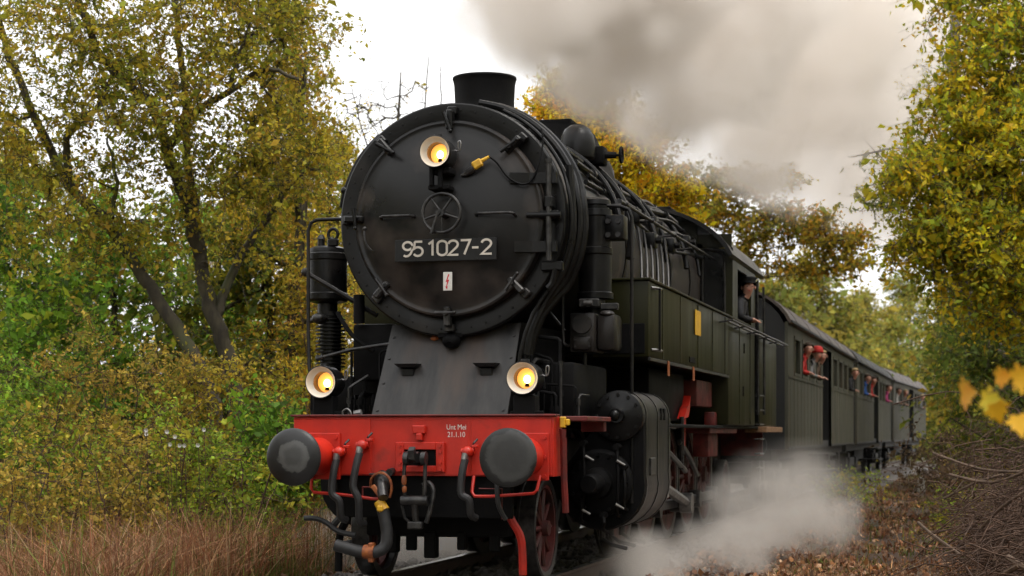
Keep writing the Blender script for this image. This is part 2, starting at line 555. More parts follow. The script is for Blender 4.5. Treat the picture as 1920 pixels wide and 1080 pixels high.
def head_mat(name, r0, r1, cx, cz, fac):
    """Black paint worn to bare greasy grey on the patch that meets the other buffer."""
    m = material(name, (.008, .008, .0085), (.015, .015, .0155), rough=.42, scale=9, bump=.1, bscale=30)
    n, l = m.node_tree.nodes, m.node_tree.links
    b = n['Principled BSDF']
    tc = n.new('ShaderNodeTexCoord')
    mp = n.new('ShaderNodeMapping')
    mp.inputs['Location'].default_value = (-cx, 0, -cz)
    mp.inputs['Scale'].default_value = (1, 0, 1)
    l.new(tc.outputs['Object'], mp.inputs['Vector'])
    ln = n.new('ShaderNodeVectorMath'); ln.operation = 'LENGTH'
    l.new(mp.outputs[0], ln.inputs[0])
    no = n.new('ShaderNodeTexNoise'); no.inputs['Scale'].default_value = 14; no.inputs['Detail'].default_value = 6
    l.new(tc.outputs['Object'], no.inputs['Vector'])
    ma = n.new('ShaderNodeMath'); ma.operation = 'MULTIPLY_ADD'
    l.new(no.outputs[0], ma.inputs[0]); ma.inputs[1].default_value = .09; l.new(ln.outputs['Value'], ma.inputs[2])
    cr = n.new('ShaderNodeValToRGB')
    e = cr.color_ramp.elements
    e[0].position, e[0].color = 0, (fac * .5,) * 3 + (1,)
    e[1].position, e[1].color = r0, (fac * .55,) * 3 + (1,)
    for p, q in ((r0 + (r1 - r0) * .6, fac), (r1, fac * .9), (r1 + .012, 0.)):
        k = e.new(p); k.color = (q,) * 3 + (1,)
    l.new(ma.outputs[0], cr.inputs[0])
    old = b.inputs['Base Color'].links[0].from_socket
    mx = n.new('ShaderNodeMix'); mx.data_type = 'RGBA'
    l.new(cr.outputs[0], mx.inputs['Factor']); l.new(old, mx.inputs['A']); mx.inputs['B'].default_value = (.12, .12, .115, 1)
    l.new(mx.outputs['Result'], b.inputs['Base Color'])
    return m
M['head_dome'] = head_mat('buffer_head_worn', .105, .165, -.855, 1.055, .62)
M['head_flat'] = head_mat('buffer_head_greasy', .16, .235, .90, 1.06, .30)
buffer(-.875, False)
buffer(.875, True)

# --- draw hook and screw coupling
hp = MB()
for a in ((-.205, -.135, .925, 1.165), (.135, .205, .925, 1.165), (-.135, .135, 1.105, 1.165), (-.135, .135, .925, .975)):
    hp.box(a[0], a[1], -.045, -.0115, a[2], a[3], .004)
bolts(hp, [(x, -.045, z) for x in (-.17, .17) for z in (.95, 1.0, 1.09, 1.14)], r=.017)
hp = hp.build('hook_plate', M['red'], LOCO)
MB().box(-.134, .134, -.012, .0, .976, 1.104).build('hook_pocket', M['soot'], hp)
hk = MB().prism([(-.02, 1.0), (-.20, 1.0), (-.27, 1.03), (-.285, 1.10), (-.24, 1.13), (-.225, 1.09), (-.20, 1.07), (-.17, 1.085), (-.13, 1.09), (-.02, 1.085)], -.025, .025, 'x')
hk = hk.build('draw_hook', M['iron'], LOCO)
for x in (-.07, .075):
    MB().cyl((x - .02, -.17, 1.035), (x + .02, -.17, 1.035), .055, n=20).build('shackle_eye', M['iron'], hk)
cp = MB()
for x in (-.085, .085):
    cp.tube([(x, -.17, 1.03), (x * 1.05, -.19, .85), (x * .9, -.18, .70)], .017, 8)
cp.cyl((-.11, -.18, .70), (.11, -.18, .70), .04, n=14).tube([(0, -.18, .70), (0, -.17, .58), (.01, -.15, .50)], .028, 8)
cp.tube([(-.05, -.15, .52), (-.09, -.16, .56), (-.11, -.17, .66)], .012, 6)
cp.tube([(.09, -.16, .52), (.13, -.15, .66), (.14, -.13, .78), (.1, -.12, .84), (.05, -.12, .82)], .02, 8, 4)
cp.box(-.06, .06, -.2, -.12, .47, .53, .01)
MB().ball((-.085, -.19, .86), (.022, .022, .05), 8).ball((-.082, -.19, .79), (.02, .02, .035), 8).build('coupling_weight', M['rust'], hk)
cp.build('screw_coupling', M['iron'], hk)
MB().box(-.065, .045, -.05, -.003, 1.235, 1.30, .006).box(-.03, .02, -.06, -.003, 1.18, 1.235, .006).build('hook_bracket', M['red'], LOCO)

# --- brake hoses with red cocks
def hose(x, z, dx, low, dark=True):
    c = MB().cyl((x, -.01, z), (x, -.10, z), .035, n=12).cyl((x - .055, -.08, z), (x + .05, -.08, z + .012), .026, n=10).ball((x, -.10, z), .045, 8)
    c.box(x + .03, x + .08, -.10, -.05, z + .03, z + .055, .005)
    c = c.build('brake_cock', M['red'], LOCO)
    MB().tube([(x + .02, -.07, z + .03), (x + .05, -.09, z + .07), (x + .07, -.06, z + .10)], .009, 6).build('cock_handle', M['rubber'], c)
    MB().cyl((x - .012 , -.115, z - .015), (x - .02, -.125, z - .065), .031, .029, n=12).build('hose_clip', M['bright'], c)
    pts = [(x - .015, -.12, z - .06), (x - .035 + dx * .1, -.145, z - .17), (x - .05 + dx * .4, -.155, z - .33), (x + dx * .8, -.145, (z + low) / 2 - .12), (x + dx, -.11, low + .03), (x + dx + .03, -.06, low)]
    MB().tube(pts, .031, 10, 5).build('brake_hose', M['rubber'], LOCO)
hose(-.667, 1.085, .02, .53)
hose(-.47, 1.14, -.02, .50)
hose(.417, 1.09, .03, .56)
MB().tube([(.66, -.10, .95), (.665, -.12, .80), (.68, -.12, .66), (.73, -.09, .55)], .02, 8, 4).build('brake_hose', M['rubber'], LOCO)

# --- red shunter's handrails under the beam
def under_rail(pts):
    MB().tube(pts, .0135, 8, 0).build('shunter_rail', M['red'], LOCO)
under_rail([(-.915, -.06, .90), (-.918, -.08, .79), (-.89, -.09, .755), (-.60, -.10, .735), (-.40, -.11, .71), (-.31, -.10, .705), (-.285, -.08, .73), (-.285, -.02, .80)])
under_rail([(.452, -.04, .895), (.450, -.09, .77), (.475, -.10, .735), (.60, -.10, .735), (.96, -.10, .762), (.985, -.10, .785), (1.0, -.05, .90)])
MB().tube([(-.48, -.06, .80), (-.30, -.06, .80), (-.30, -.06, .70)], .007, 6).tube([(-.48, -.06, .80), (-.48, -.06, .70)], .007, 6).build('cable_guard', M['dred'], LOCO)
MB().tube([(.50, -.06, .795), (.69, -.06, .795), (.69, -.06, .55)], .006, 6).build('cable_guard', M['dred'], LOCO)

# --- steam-heating hose with cock, yellow grip and brass end
ck = MB().ball((-.30, -.10, .84), (.075, .06, .10), 10).cyl((-.30, -.12, .84), (-.25, -.22, .72), .05, .042, 12).box(-.40, -.28, -.14, -.10, .90, .915, .004).cyl((-.24, -.02, .93), (-.24, -.10, .92), .03, n=10)
ck = ck.build('heating_cock', M['iron'], LOCO)
MB().tube([(-.39, -.12, .80), (-.37, -.15, .88), (-.29, -.17, .92), (-.22, -.17, .88), (-.20, -.16, .80), (-.22, -.15, .72)], .011, 6, 4).box(-.335, -.295, -.20, -.17, .71, .83, .006, Matrix.Rotation(math.radians(-40), 3, 'Y')).build('cock_wheel', M['rust'], ck)
MB().cyl((-.305, -.17, .69), (-.255, -.18, .615), .043, .048, 12).box(-.30, -.25, -.245, -.2, .61, .66, .01).build('cock_grip', M['yellow'], ck)
MB().tube([(-.275, -.17, .64), (-.25, -.17, .53), (-.235, -.17, .42), (-.25, -.18, .33), (-.32, -.2, .285), (-.45, -.2, .285), (-.56, -.2, .31), (-.66, -.2, .335)], .05, 12, 4).build('heating_hose', M['rubber'], LOCO)
MB().cyl((-.42, -.2, .285), (-.33, -.2, .28), .058, .062, 12).box(-.375, -.335, -.24, -.16, .20, .36, .008).build('hose_clamp', M['rust'], LOCO)
MB().tube([(-1.03, .06, .535), (-.93, .06, .535), (-.84, .07, .50), (-.74, .08, .43), (-.60, .1, .40)], .022, 8, 4).tube([(-.80, .1, .47), (-.70, .1, .60), (-.66, .12, .80)], .03, 8, 3).build('side_hose', M['rubber'], LOCO)

# --- rail guards, pony truck, axle boxes
MB().tube([(.655, .16, .86), (.66, .17, .66), (.70, .19, .54), (.765, .21, .42), (.785, .22, .30), (.79, .22, .09)], .034, 8, 3).build('rail_guard', M['red'], LOCO)
MB().tube([(-.655, .16, .86), (-.66, .17, .66), (-.70, .19, .54), (-.765, .21, .42), (-.785, .22, .30), (-.79, .22, .09)], .034, 8, 3).build('rail_guard', M['soot'], LOCO)
tr = MB().box(-.62, .62, .42, .60, .38, .66, .02).box(-.55, .55, .55, 1.9, .40, .60, .02).box(-.42, -.34, .40, .5, .24, .42, .01).box(-.10, .0, .38, .5, .20, .42, .01).box(.18, .25, .4, .5, .27, .42, .01)
tr.cyl((-.6, 1.0, .43), (.6, 1.0, .43), .09, n=14)
for x in (-.52, -.27, .45):
    tr.box(x, x + .09, .42, .47, .26, .40, .01)
tr.build('pony_truck', M['soot'], LOCO)
MB().box(-.75, .75, .05, .09, .55, .90, .01).build('frame_stretcher', M['soot'], LOCO)

def wheel(x, y, r, spokes, name='wheel', weight=False):
    s = 1 if x > 0 else -1
    w = MB().lathe([(r * .80, .0), (r * .80, .085), (r * .865, .09), (r * .865, -.01), (r * .80, .0)], (x - s * .045, y, r), (s, 0, 0), 40)
    w.cyl((x - s * .05, y, r), (x + s * .075, y, r), r * .17, r * .15, 20)
    for k in range(spokes):
        a = 2 * PI * k / spokes
        d = Vector((0, math.cos(a), math.sin(a)))
        c = Vector((x, y, r))
        w.cyl(c + d * r * .13, c + d * r * .82, .034 * (r / .7) ** .5, .024 * (r / .7) ** .5, 6, cap=False)
    if weight:
        w.prism([(y + r * .8 * math.cos(a), r + r * .8 * math.sin(a)) for a in np.linspace(-2.3, -.85, 10)], x - .03, x + .04, 'x')
    w = w.build(name, M['wheelred'], LOCO)
    MB().lathe([(r * .865, .0), (r * .865, .10), (r * .96, .11), (r * 1.0, .10), (r * 1.005, -.03), (r * 1.04, -.035), (r * 1.035, -.06), (r * .865, -.06), (r * .865, 0)], (x - s * .05, y, r), (s, 0, 0), 48).build('tyre', M['iron'], w)
    return w
for s in (-1, 1):
    wheel(.75 * s, 1.0, .43, 10, 'leading_wheel')
    for k in range(5):
        wheel(.75 * s, 4.3 + 1.45 * k, .70, 14, 'driving_wheel', True)
    wheel(.75 * s, 12.2, .43, 10, 'trailing_wheel')

# --- apron plate and saddle
MB().prism([(.66, 1.374), (2.9, 1.374), (2.9, 2.2), (1.10, 2.2)], -.53, .53, 'x').build('smokebox_saddle', M['soot'], LOCO)
ap = MB()
th = Vector((0, .88, -.47)).normalized() * .018
q = [Vector((-.625, .585, 1.392)), Vector((.565, .585, 1.392)), Vector((.575, 1.0, 2.18)), Vector((-.575, 1.0, 2.18))]
ap.add(q + [p + th for p in q], [(0, 1, 2, 3), (7, 6, 5, 4), (0, 4, 5, 1), (1, 5, 6, 2), (2, 6, 7, 3), (3, 7, 4, 0)])
nrm = (q[1] - q[0]).cross(q[3] - q[0]).normalized()
if nrm.y > 0: nrm = -nrm
rv = [q[0].lerp(q[3], t).lerp(q[1].lerp(q[2], t), s_) for t in (.05, .35, .62, .86) for s_ in (.035, .965)]
bolts(ap, rv, nrm, .013, .01)
ap = ap.build('apron_plate', M['apron'], LOCO)
for x in (-.36, .335):
    y = .80
    st = MB().add([(x - .105, y - .10, 1.83), (x + .105, y - .10, 1.83), (x + .105, y + .03, 1.83), (x - .105, y + .03, 1.83),
                   (x - .07, y - .09, 1.80), (x + .07, y - .09, 1.80), (x + .07, y, 1.79), (x - .07, y, 1.79)],
                  [(0, 1, 2, 3), (7, 6, 5, 4), (0, 4, 5, 1), (1, 5, 6, 2), (2, 6, 7, 3), (3, 7, 4, 0)])
    st.box(x - .055, x + .055, y - .045, y + .02, 1.72, 1.795, .01)
    st.build('apron_step', M['black'], LOCO)
dv = MB().ball((.0, .86, 2.03), (.085, .07, .07), 10).cyl((.0, .86, 2.03), (.0, .80, 1.99), .035, n=10).box(-.12, .1, .84, .90, 2.05, 2.10, .01).build('drain_valve', M['soot'], LOCO)
MB().ball((-.17, .93, 2.055), (.04, .02, .022), 8).build('copper_fitting', M['rust'], LOCO)

# --- smokebox and door
SBX = MB().lathe([(.80, .86), (.84, .845), (.985, .845), (.998, .855), (1.0, .87), (1.0, .955), (.985, .97), (.965, .975), (.965, 2.9)], (0, 0, ZB), (0, 1, 0), 72)
SBX = SBX.build('smokebox', M['black'], LOCO, 30)
rb = MB()
for k in range(44):
    a = 2 * PI * k / 44 + .05
    p = Vector((.935 * math.cos(a), .846, ZB + .935 * math.sin(a)))
    rb.cyl(p, p + Vector((0, -.007, 0)), .011, .007, 6)
rb.build('rivets', M['black'], SBX)['kind'] = 'stuff'
def door_y(r):
    return .615 + .155 * (min(r, .80) / .80) ** 2.2
prof = [(.0001, .615)] + [(r, door_y(r)) for r in np.linspace(.08, .775, 12)] + [(.795, .757), (.812, .752), (.828, .757), (.838, .775), (.84, .85)]
DOOR = MB().lathe(prof, (0, 0, ZB), (0, 1, 0), 72).build('smokebox_door', M['door'], LOCO, 30)
# straps, hinge post and hinge bracket on the right-hand side
def strap(z, x0, x1):
    o = MB()
    pts = np.linspace(x0, x1, 6)
    for a, b in zip(pts[:-1], pts[1:]):
        ya, yb = door_y(math.hypot(a, z - ZB)), door_y(math.hypot(b, z - ZB))
        if a > .75: ya = .765
        if b > .75: yb = .765
        h = .045
        o.add([(a, ya - .035, z - h), (b, yb - .035, z - h), (b, yb - .035, z + h), (a, ya - .035, z + h), (a, ya + .02, z - h), (b, yb + .02, z - h), (b, yb + .02, z + h), (a, ya + .02, z + h)],
              [(0, 1, 2, 3), (7, 6, 5, 4), (0, 4, 5, 1), (2, 6, 7, 3), (1, 5, 6, 2), (3, 7, 4, 0)])
    o.build('hinge_strap', M['black'], DOOR)
strap(3.375, .56, .95)
strap(2.80, .60, .95)
MB().cyl((.885, .725, 2.68), (.885, .725, 3.50), .024, n=12).cyl((.885, .725, 3.50), (.885, .725, 3.53), .032, n=12).build('hinge_post', M['iron'], DOOR)
MB().box(.85, .92, .70, .85, 3.12, 3.22, .012).cyl((.70, .72, 3.065), (.99, .72, 3.06), .023, n=10).box(.80, .97, .72, .85, 3.03, 3.10, .01).build('hinge_bracket', M['black'], DOOR)
MB().box(.80, .99, .78, .846, 2.60, 2.68, .01).tube([(.93, .8, 2.62), (.90, .80, 2.5), (.86, .79, 2.45)], .03, 8, 3).build('hinge_bracket', M['black'], DOOR)
# clamps round the rim
for x, z, h in ((-.50, 3.625, .5), (.02, 3.895, 1.2), (.565, 3.65, -.6), (-.825, 3.075, 1.45), (-.545, 2.505, .95), (.575, 2.505, -.95), (.0, 2.27, 0.)):
    d = Vector((x, 0, z - ZB)).normalized()
    c = Vector((0, .76, ZB)) + d * .835
    t = Vector((-d.z, 0, d.x))
    rot = Matrix((t, Vector((0, 1, 0)), d)).transposed()
    o = MB().box(c.x - .028, c.x + .028, .70, .80, c.z - .085, c.z + .085, .012, rot)
    o.box(c.x + d.x * .09 - .04, c.x + d.x * .09 + .04, .78, .85, c.z + d.z * .09 - .035, c.z + d.z * .09 + .035, .01, rot)
    p = c - d * .03
    o.cyl((p.x, .70, p.z), (p.x, .645, p.z), .021, n=8)
    hd = Vector((math.sin(h), 0, math.cos(h)))
    a, b = Vector((p.x, .655, p.z)) - hd.cross(Vector((0, 1, 0))) * .085, Vector((p.x, .655, p.z)) + hd.cross(Vector((0, 1, 0))) * .085
    o.cyl(a, b, .013, .017, 8).ball(a, .018, 6)
    o.build('door_clamp', M['iron' if z < 2.6 else 'black'], DOOR)
# central hand wheel
hw = MB()
hc = Vector((.022, .49, 3.075))
hw.tube([hc + Vector((.163 * math.cos(a), 0, .163 * math.sin(a))) for a in np.linspace(0, 2 * PI, 41)[:-1]], .0145, 10, closed=True)
for k in range(5):
    a = PI / 2 + .63 + 2 * PI * k / 5
    hw.cyl(hc, hc + Vector((.157 * math.cos(a), 0, .157 * math.sin(a))), .012, .009, 8)
hw.cyl(hc + Vector((0, .14, 0)), hc - Vector((0, .03, 0)), .034, .03, 16)
hw = hw.build('hand_wheel', M['iron'], DOOR)
MB().cyl((.0, .50, 3.075), (0, .44, 3.075), .022, n=12).cyl((.005, .448, 3.085), (-.05, .44, 2.90), .0125, .016, 10).build('locking_crank', M['iron'], LOCO)
# horizontal hand holds
for x0, x1 in ((-.555, -.255), (.285, .615)):
    o = MB().tube([(x0, .66, 3.055), (x0 + .005, .60, 3.07), (x0 + .03, .575, 3.073), (x1 - .03, .575, 3.073), (x1 - .005, .60, 3.07), (x1, .68, 3.055)], .0125, 8, 0)
    o.build('hand_hold', M['iron'], DOOR)
MB().tube([(-.72, .69, 2.98), (-.72, .67, 2.95), (-.70, .66, 2.86), (-.655, .655, 2.80), (-.64, .68, 2.79)], .009, 6, 3).ball((-.72, .68, 2.985), .02, 6).build('door_catch', M['iron'], DOOR)

# --- number plate and warning sign
M['plate'] = material('plate_black', (.006, .006, .0065), (.011, .011, .011), spec=.3, rough=.4, scale=5)
NP = MB().box(-.42, .47, .592, .606, 2.685, 2.872, .003)
bolts(NP, [(x, .592, z) for x in (-.25, .30) for z in (2.70, 2.86)], r=.008, h=.005)
NP = NP.build('number_plate', M['plate'], LOCO)
def arc(cx, cz, rx, rz, a0, a1, n=12):
    return [(cx + rx * math.cos(math.radians(a)), cz + rz * math.sin(math.radians(a))) for a in np.linspace(a0, a1, n)]
DIGITS = {'0': [arc(.27, .73, .27, .27, 0, 180) + arc(.27, .27, .27, .27, 180, 360) + [(.54, .73)]],
          '1': [[(.03, .80), (.26, 1.0), (.26, 0)]],
          '2': [arc(.27, .73, .27, .27, 170, -25) + [(.46, .52), (.0, .0), (.57, .0)]],
          '5': [[(.50, 1.0), (.07, 1.0), (.04, .52), (.12, .59)] + arc(.25, .31, .28, .31, 100, -90, 12) + arc(.25, .25, .25, .25, 265, 205, 5)],
          '7': [[(.0, 1.0), (.54, 1.0), (.20, .0)]],
          '9': [arc(.27, .72, .27, .28, 0, 360, 24), [(.54, .72), (.54, .55), (.50, .32), (.42, .14), (.30, .02), (.16, -.01), (.04, .06)]],
          '-': [[(.0, .47), (.36, .47)]]}
def digit(ch, x, z, h, parent, mat, y):
    """A painted numeral: each stroke a flat ribbon of constant width."""
    o = MB()
    wd = .132 * h * .5
    for st in DIGITS[ch]:
        P = [Vector((a * h * 1.10, 0, b * (h - 2 * wd) + wd)) for a, b in st]
        if ch != '-':
            P = [P[0]] + [p for p, q in zip(P[1:], P[:-1]) if (p - q).length > 1e-4]
        L_, R_ = [], []
        for i, p in enumerate(P):
            d0 = (p - P[i - 1]).normalized() if i else (P[1] - p).normalized()
            d1 = (P[i + 1] - p).normalized() if i < len(P) - 1 else d0
            t = (d0 + d1).normalized()
            k = min(2.2, 1 / max(.3, t.dot(d0)))
            n_ = Vector((-t.z, 0, t.x)) * wd * k
            L_.append(p + n_); R_.append(p - n_)
        n = len(P)
        vs = [(q.x + x, y, q.z + z) for q in L_ + R_] + [(q.x + x, y - .004, q.z + z) for q in L_ + R_]
        fs = []
        for i in range(n - 1):
            fs += [(2 * n + i, 2 * n + i + 1, 3 * n + i + 1, 3 * n + i), (i, i + 1, 2 * n + i + 1, 2 * n + i), (n + i + 1, n + i, 3 * n + i, 3 * n + i + 1)]
        fs += [(0, n, 3 * n, 2 * n), (n - 1, 2 * n - 1, 4 * n - 1, 3 * n - 1)]
        o.add(vs, fs)
    o.build('digit', mat, parent)
for ch, zx in zip('951027-2', (660, 726, 817, 876, 944, 1021, 1091, 1150)):
    digit(ch, -.346 + (zx - 660) * .001405, 2.722 + (zx - 660) * .00001, .138, NP, M['letter'], .5915)
WS = MB().box(.008, .086, .585, .592, 2.435, 2.59, .002).cyl((.047, .59, 2.5), (.047, .64, 2.5), .01, n=6).build('warning_sign', M['white'], LOCO)
MB().prism([(.052, 2.57), (.030, 2.507), (.044, 2.509), (.034, 2.468), (.026, 2.470), (.043, 2.443), (.048, 2.472), (.041, 2.469), (.062, 2.527), (.046, 2.524), (.064, 2.572)], .5835, .585, 'y').build('lightning_bolt', M['signred'], WS)

# --- lamps (lit)
M['lens'] = glow('lamp_lens', (1.0, .43, .085), .46)
M['bulb'] = glow('lamp_bulb', (1.0, .74, .32), 5.0)
def headlamp(x, y, z, r, length):
    h = MB().lathe([(r * .645, .205), (r * .65, .07), (r * .70, .10), (r * .9, .10), (r * .93, .02), (r * .965, .0), (r, .0), (r * 1.03, .012), (r * 1.03, .03), (r, .04), (r * .98, length * .8), (r * .9, length), (r * .55, length + .03), (.0001, length + .035)], (x, y, z), (0, 1, 0), 40)
    h.cyl((x, y + .1, z + r * .95), (x, y + .1, z + r * 1.16), r * .3, r * .26, 14)
    h = h.build('headlamp', M['black'], LOCO, 30)
    MB().lathe([(r * .925, .004), (r * .955, .002), (r * .93, .018), (r * .68, .066), (r * .655, .068)], (x, y, z), (0, 1, 0), 40).build('reflector', M['cream'], h, 30)
    MB().lathe([(.0001, .195), (r * .3, .19), (r * .64, .175)], (x, y, z), (0, 1, 0), 32).build('lens', M['lens'], h)
    MB().ball((x + .003, y + .155, z - .006), (r * .23, r * .18, r * .26), 10).build('bulb', M['bulb'], h)
    MB().cyl((x + .003, y + .155, z - r * .30), (x + .003, y + .155, z - r * .5), r * .11, r * .15, 10).build('bulb_socket', M['soot'], h)
    MB().tube([(x + r * .9, y + .16, z + .03), (x + r * 1.25, y + .15, z + .02), (x + r * 1.38, y + .15, z + .06), (x + r * 1.36, y + .15, z + .10), (x + r * 1.22, y + .15, z + .09), (x + r * 1.2, y + .15, z + .02)], .0065, 6, 3).build('lamp_catch', M['bright'], h)
    return h
headlamp(-.005, .38, 3.575, .132, .26)
headlamp(-.95, .22, 1.665, .135, .27)
headlamp(.785, .22, 1.685, .135, .27)
MB().box(-.075, -.04, .45, .50, 3.30, 3.46, .006).box(.0, .035, .45, .50, 3.28, 3.46, .006).box(-.09, .09, .47, .64, 3.27, 3.31, .006).box(-.06, .10, .48, .66, 3.40, 3.46, .01).build('lamp_bracket', M['soot'], LOCO)
for x in (-.95, .785):
    MB().box(x - .09, x + .09, .27, .42, 1.375, 1.55, .01).box(x - .12, x + .15, .30, .36, 1.376, 1.42, .008).build('lamp_bracket', M['soot'], LOCO)
# yellow plug and its cable
pl = MB().box(.255, .345, .585, .635, 3.455, 3.525, .012, Matrix.Rotation(math.radians(-28), 3, 'Y')).cyl((.335, .61, 3.515), (.40, .62, 3.55), .018, .012, 8).build('lamp_plug', M['yellow'], LOCO)
MB().cyl((.19, .62, 3.415), (.27, .62, 3.46), .028, .032, 10).box(.15, .20, .61, .63, 3.395, 3.415, .004).build('socket', M['iron'], pl)
MB().tube([(.40, .62, 3.55), (.46, .64, 3.50), (.55, .66, 3.38), (.66, .68, 3.32), (.74, .70, 3.35), (.80, .74, 3.50), (.82, .79, 3.68), (.80, .82, 3.80)], .0085, 6, 5).build('lamp_cable', M['soot'], LOCO)

# --- chimney
CH = MB().lathe([(.42, -.13), (.36, -.05), (.315, .02), (.285, .07), (.272, .12), (.27, .2), (.278, .36), (.287, .40), (.293, .415), (.29, .43), (.27, .43), (.255, .415), (.245, .30), (.24, -.1)], (0, 1.93, 4.045), (0, 0, 1), 48).build('chimney', M['soot'], LOCO, 30)

# --- pipes round the smokebox
for a0, r_, y_, rad in ((1.42, 1.06, 1.18, .032), (1.30, 1.075, 1.32, .036), (1.15, 1.03, 1.0, .018)):
    pts = [(r_ * math.cos(a), y_ - (0.0 if a > .3 else .05), ZB + r_ * math.sin(a)) for a in np.linspace(a0, -.55, 14)]
    pts += [(.72, y_ - .15, 2.25), (.62, y_ - .2, 1.9), (.60, y_ - .2, 1.5)]
    MB().tube(pts, rad, 8, 2).build('blast_pipe', M['black'], LOCO)
MB().tube([(1.0, 1.0, ZB + .45), (1.03, 1.0, ZB - .1), (.95, .98, 2.62), (.80, .95, 2.35), (.70, .9, 2.12), (.66, .88, 1.9)], .034, 8, 4).build('blower_pipe', M['black'], LOCO)
MB().tube([(-.70, 1.02, ZB + .78), (-.88, 1.0, ZB + .58), (-1.0, .98, ZB + .32), (-1.04, .98, ZB + .15)], .018, 8, 4).ball((-1.01, .98, ZB + .30), .035, 8).build('blower_pipe', M['black'], LOCO)
MB().tube([(.15, 1.45, 4.05), (.42, 1.55, 3.98), (.62, 1.9, 3.88), (.75, 2.6, 3.78)], .03, 8, 4).box(.44, .60, 1.6, 1.8, 3.86, 3.95, .02).build('steam_pipe', M['black'], LOCO)

# --- boiler
BO = MB().lathe([(.965, 2.88), (.93, 2.9), (.93, 6.6), (.99, 6.9), (1.0, 8.6)], (0, 0, ZB), (0, 1, 0), 56).build('boiler', M['lag'], LOCO, 30)
for y in (3.0, 3.9, 4.8, 5.7, 6.6, 7.6):
    r_ = .936 if y < 6.7 else 1.006
    MB().lathe([(r_ - .01, -.03), (r_ + .006, -.03), (r_ + .006, .03), (r_ - .01, .03)], (0, y, ZB), (0, 1, 0), 56).build('boiler_band', M['black'], BO)
# sand box, domes, turret
MB().add([(-.42, 3.95, 3.85), (.68, 3.95, 3.80), (.68, 4.95, 3.80), (-.42, 4.95, 3.85), (-.20, 4.1, 4.44), (.42, 4.1, 4.40), (.42, 4.8, 4.40), (-.20, 4.8, 4.44)],
         [(3, 2, 1, 0), (4, 5, 6, 7), (0, 1, 5, 4), (1, 2, 6, 5), (2, 3, 7, 6), (3, 0, 4, 7)]).box(-.05, .30, 4.2, 4.7, 4.40, 4.48, .015).build('sand_box', M['soot'], LOCO)
MB().lathe([(.48, 0), (.40, .08), (.38, .32), (.33, .42), (.2, .48), (.0001, .5)], (0, 6.0, 3.88), (0, 0, 1), 36).build('steam_dome', M['black'], LOCO)
FD = MB().lathe([(.10, -.30), (.10, -.06), (.155, -.05), (.17, -.03), (.175, .02), (.172, .10), (.16, .18), (.125, .25), (.07, .29), (.0001, .30)], (.565, 3.3, 3.955), (0, 0, 1), 32)
FD = FD.build('air_dome', M['black'], LOCO, 30)
MB().cyl((.565, 3.3, 3.6), (.565, 3.3, 3.72), .14, n=20).box(.47, .66, 3.22, 3.38, 3.72, 3.90, .02).build('dome_base', M['soot'], FD)
tv = MB().cyl((.60, 3.45, 3.98), (.90, 3.55, 3.98), .055, .03, 10).box(.66, .80, 3.42, 3.62, 3.88, 4.06, .02).cyl((.80, 3.58, 3.98), (.945, 3.58, 3.985), .014, n=8)
tv.tube([(.945, 3.58 + .075 * math.cos(a), 3.985 + .075 * math.sin(a)) for a in np.linspace(0, 2 * PI, 17)[:-1]], .013, 6, closed=True)
for a in (0, PI / 2):
    tv.cyl((.945, 3.58 - .07 * math.cos(a), 3.985 - .07 * math.sin(a)), (.945, 3.58 + .07 * math.cos(a), 3.985 + .07 * math.sin(a)), .008, n=6)
tv.build('turret_valve', M['soot'], LOCO)
# pipework along the boiler flank
rnd = random.Random(4)
for a, rad, y0, y1, off in ((1.02, .028, 2.5, 8.4, .03), (.86, .02, 2.2, 8.4, .05), (.74, .034, 2.3, 7.6, .05), (.60, .018, 2.6, 8.4, .07), (.46, .024, 2.2, 8.4, .05), (.30, .02, 3.2, 8.4, .06)):
    pts = []
    for y in np.linspace(y0, y1, 9):
        r_ = (.93 if y < 6.8 else 1.0) + off + rad
        w = .05 * math.sin(y * 1.3 + a * 9)
        pts.append((r_ * math.cos(a + w), y, ZB + r_ * math.sin(a + w)))
    o = MB().tube(pts, rad, 8, 3)
    for i in (1, 3, 5, 7):
        o.cyl(Vector(pts[i]) - Vector((0, .035, 0)), Vector(pts[i]) + Vector((0, .035, 0)), rad * 1.55, n=10)
    o.build('boiler_pipe', M['black'], LOCO)
for y, a0, a1, rad in ((3.0, 1.2, .1, .03), (3.55, 1.1, -.1, .045), (5.0, 1.0, .2, .03), (5.6, 1.1, .05, .024), (7.0, .9, .1, .03), (8.0, 1.2, .1, .02)):
    pts = [((1.02 + .03) * math.cos(a), y + .12 * math.sin(3 * a), ZB + 1.05 * math.sin(a)) for a in np.linspace(a0, a1, 7)]
    MB().tube(pts, rad, 8, 3).build('drop_pipe', M['black'], LOCO)
for k in range(6):
    y = 3.9 + .32 * k
    MB().tube([(1.03, y + .10, 3.32), (1.08, y + .02, 3.05), (1.13, y - .22, 2.66)], .013, 6, 3).build('sand_pipe', M['iron'], LOCO)
for k, (y, z, x) in enumerate(((3.15, 3.42, .96), (4.1, 3.45, .95), (4.6, 3.25, 1.03), (5.3, 3.5, .92), (6.1, 3.35, .98), (7.2, 3.5, .98))):
    MB().box(x - .06, x + .07, y, y + .18, z - .08, z + .08, .02).cyl((x, y + .09, z), (x + .13, y + .09, z), .035, n=10).build('valve_block', M['black'], LOCO)
hr = MB().tube([(1.13, 2.6, 3.40), (1.14, 5.5, 3.40), (1.17, 8.4, 3.40)], .016, 8)
for y in (2.8, 4.2, 5.6, 7.0):
    hr.cyl((1.14, y, 3.40), (.88, y, 3.38), .014, n=6).ball((1.14, y, 3.40), .026, 6)
hr.build('boiler_handrail', M['iron'], LOCO)

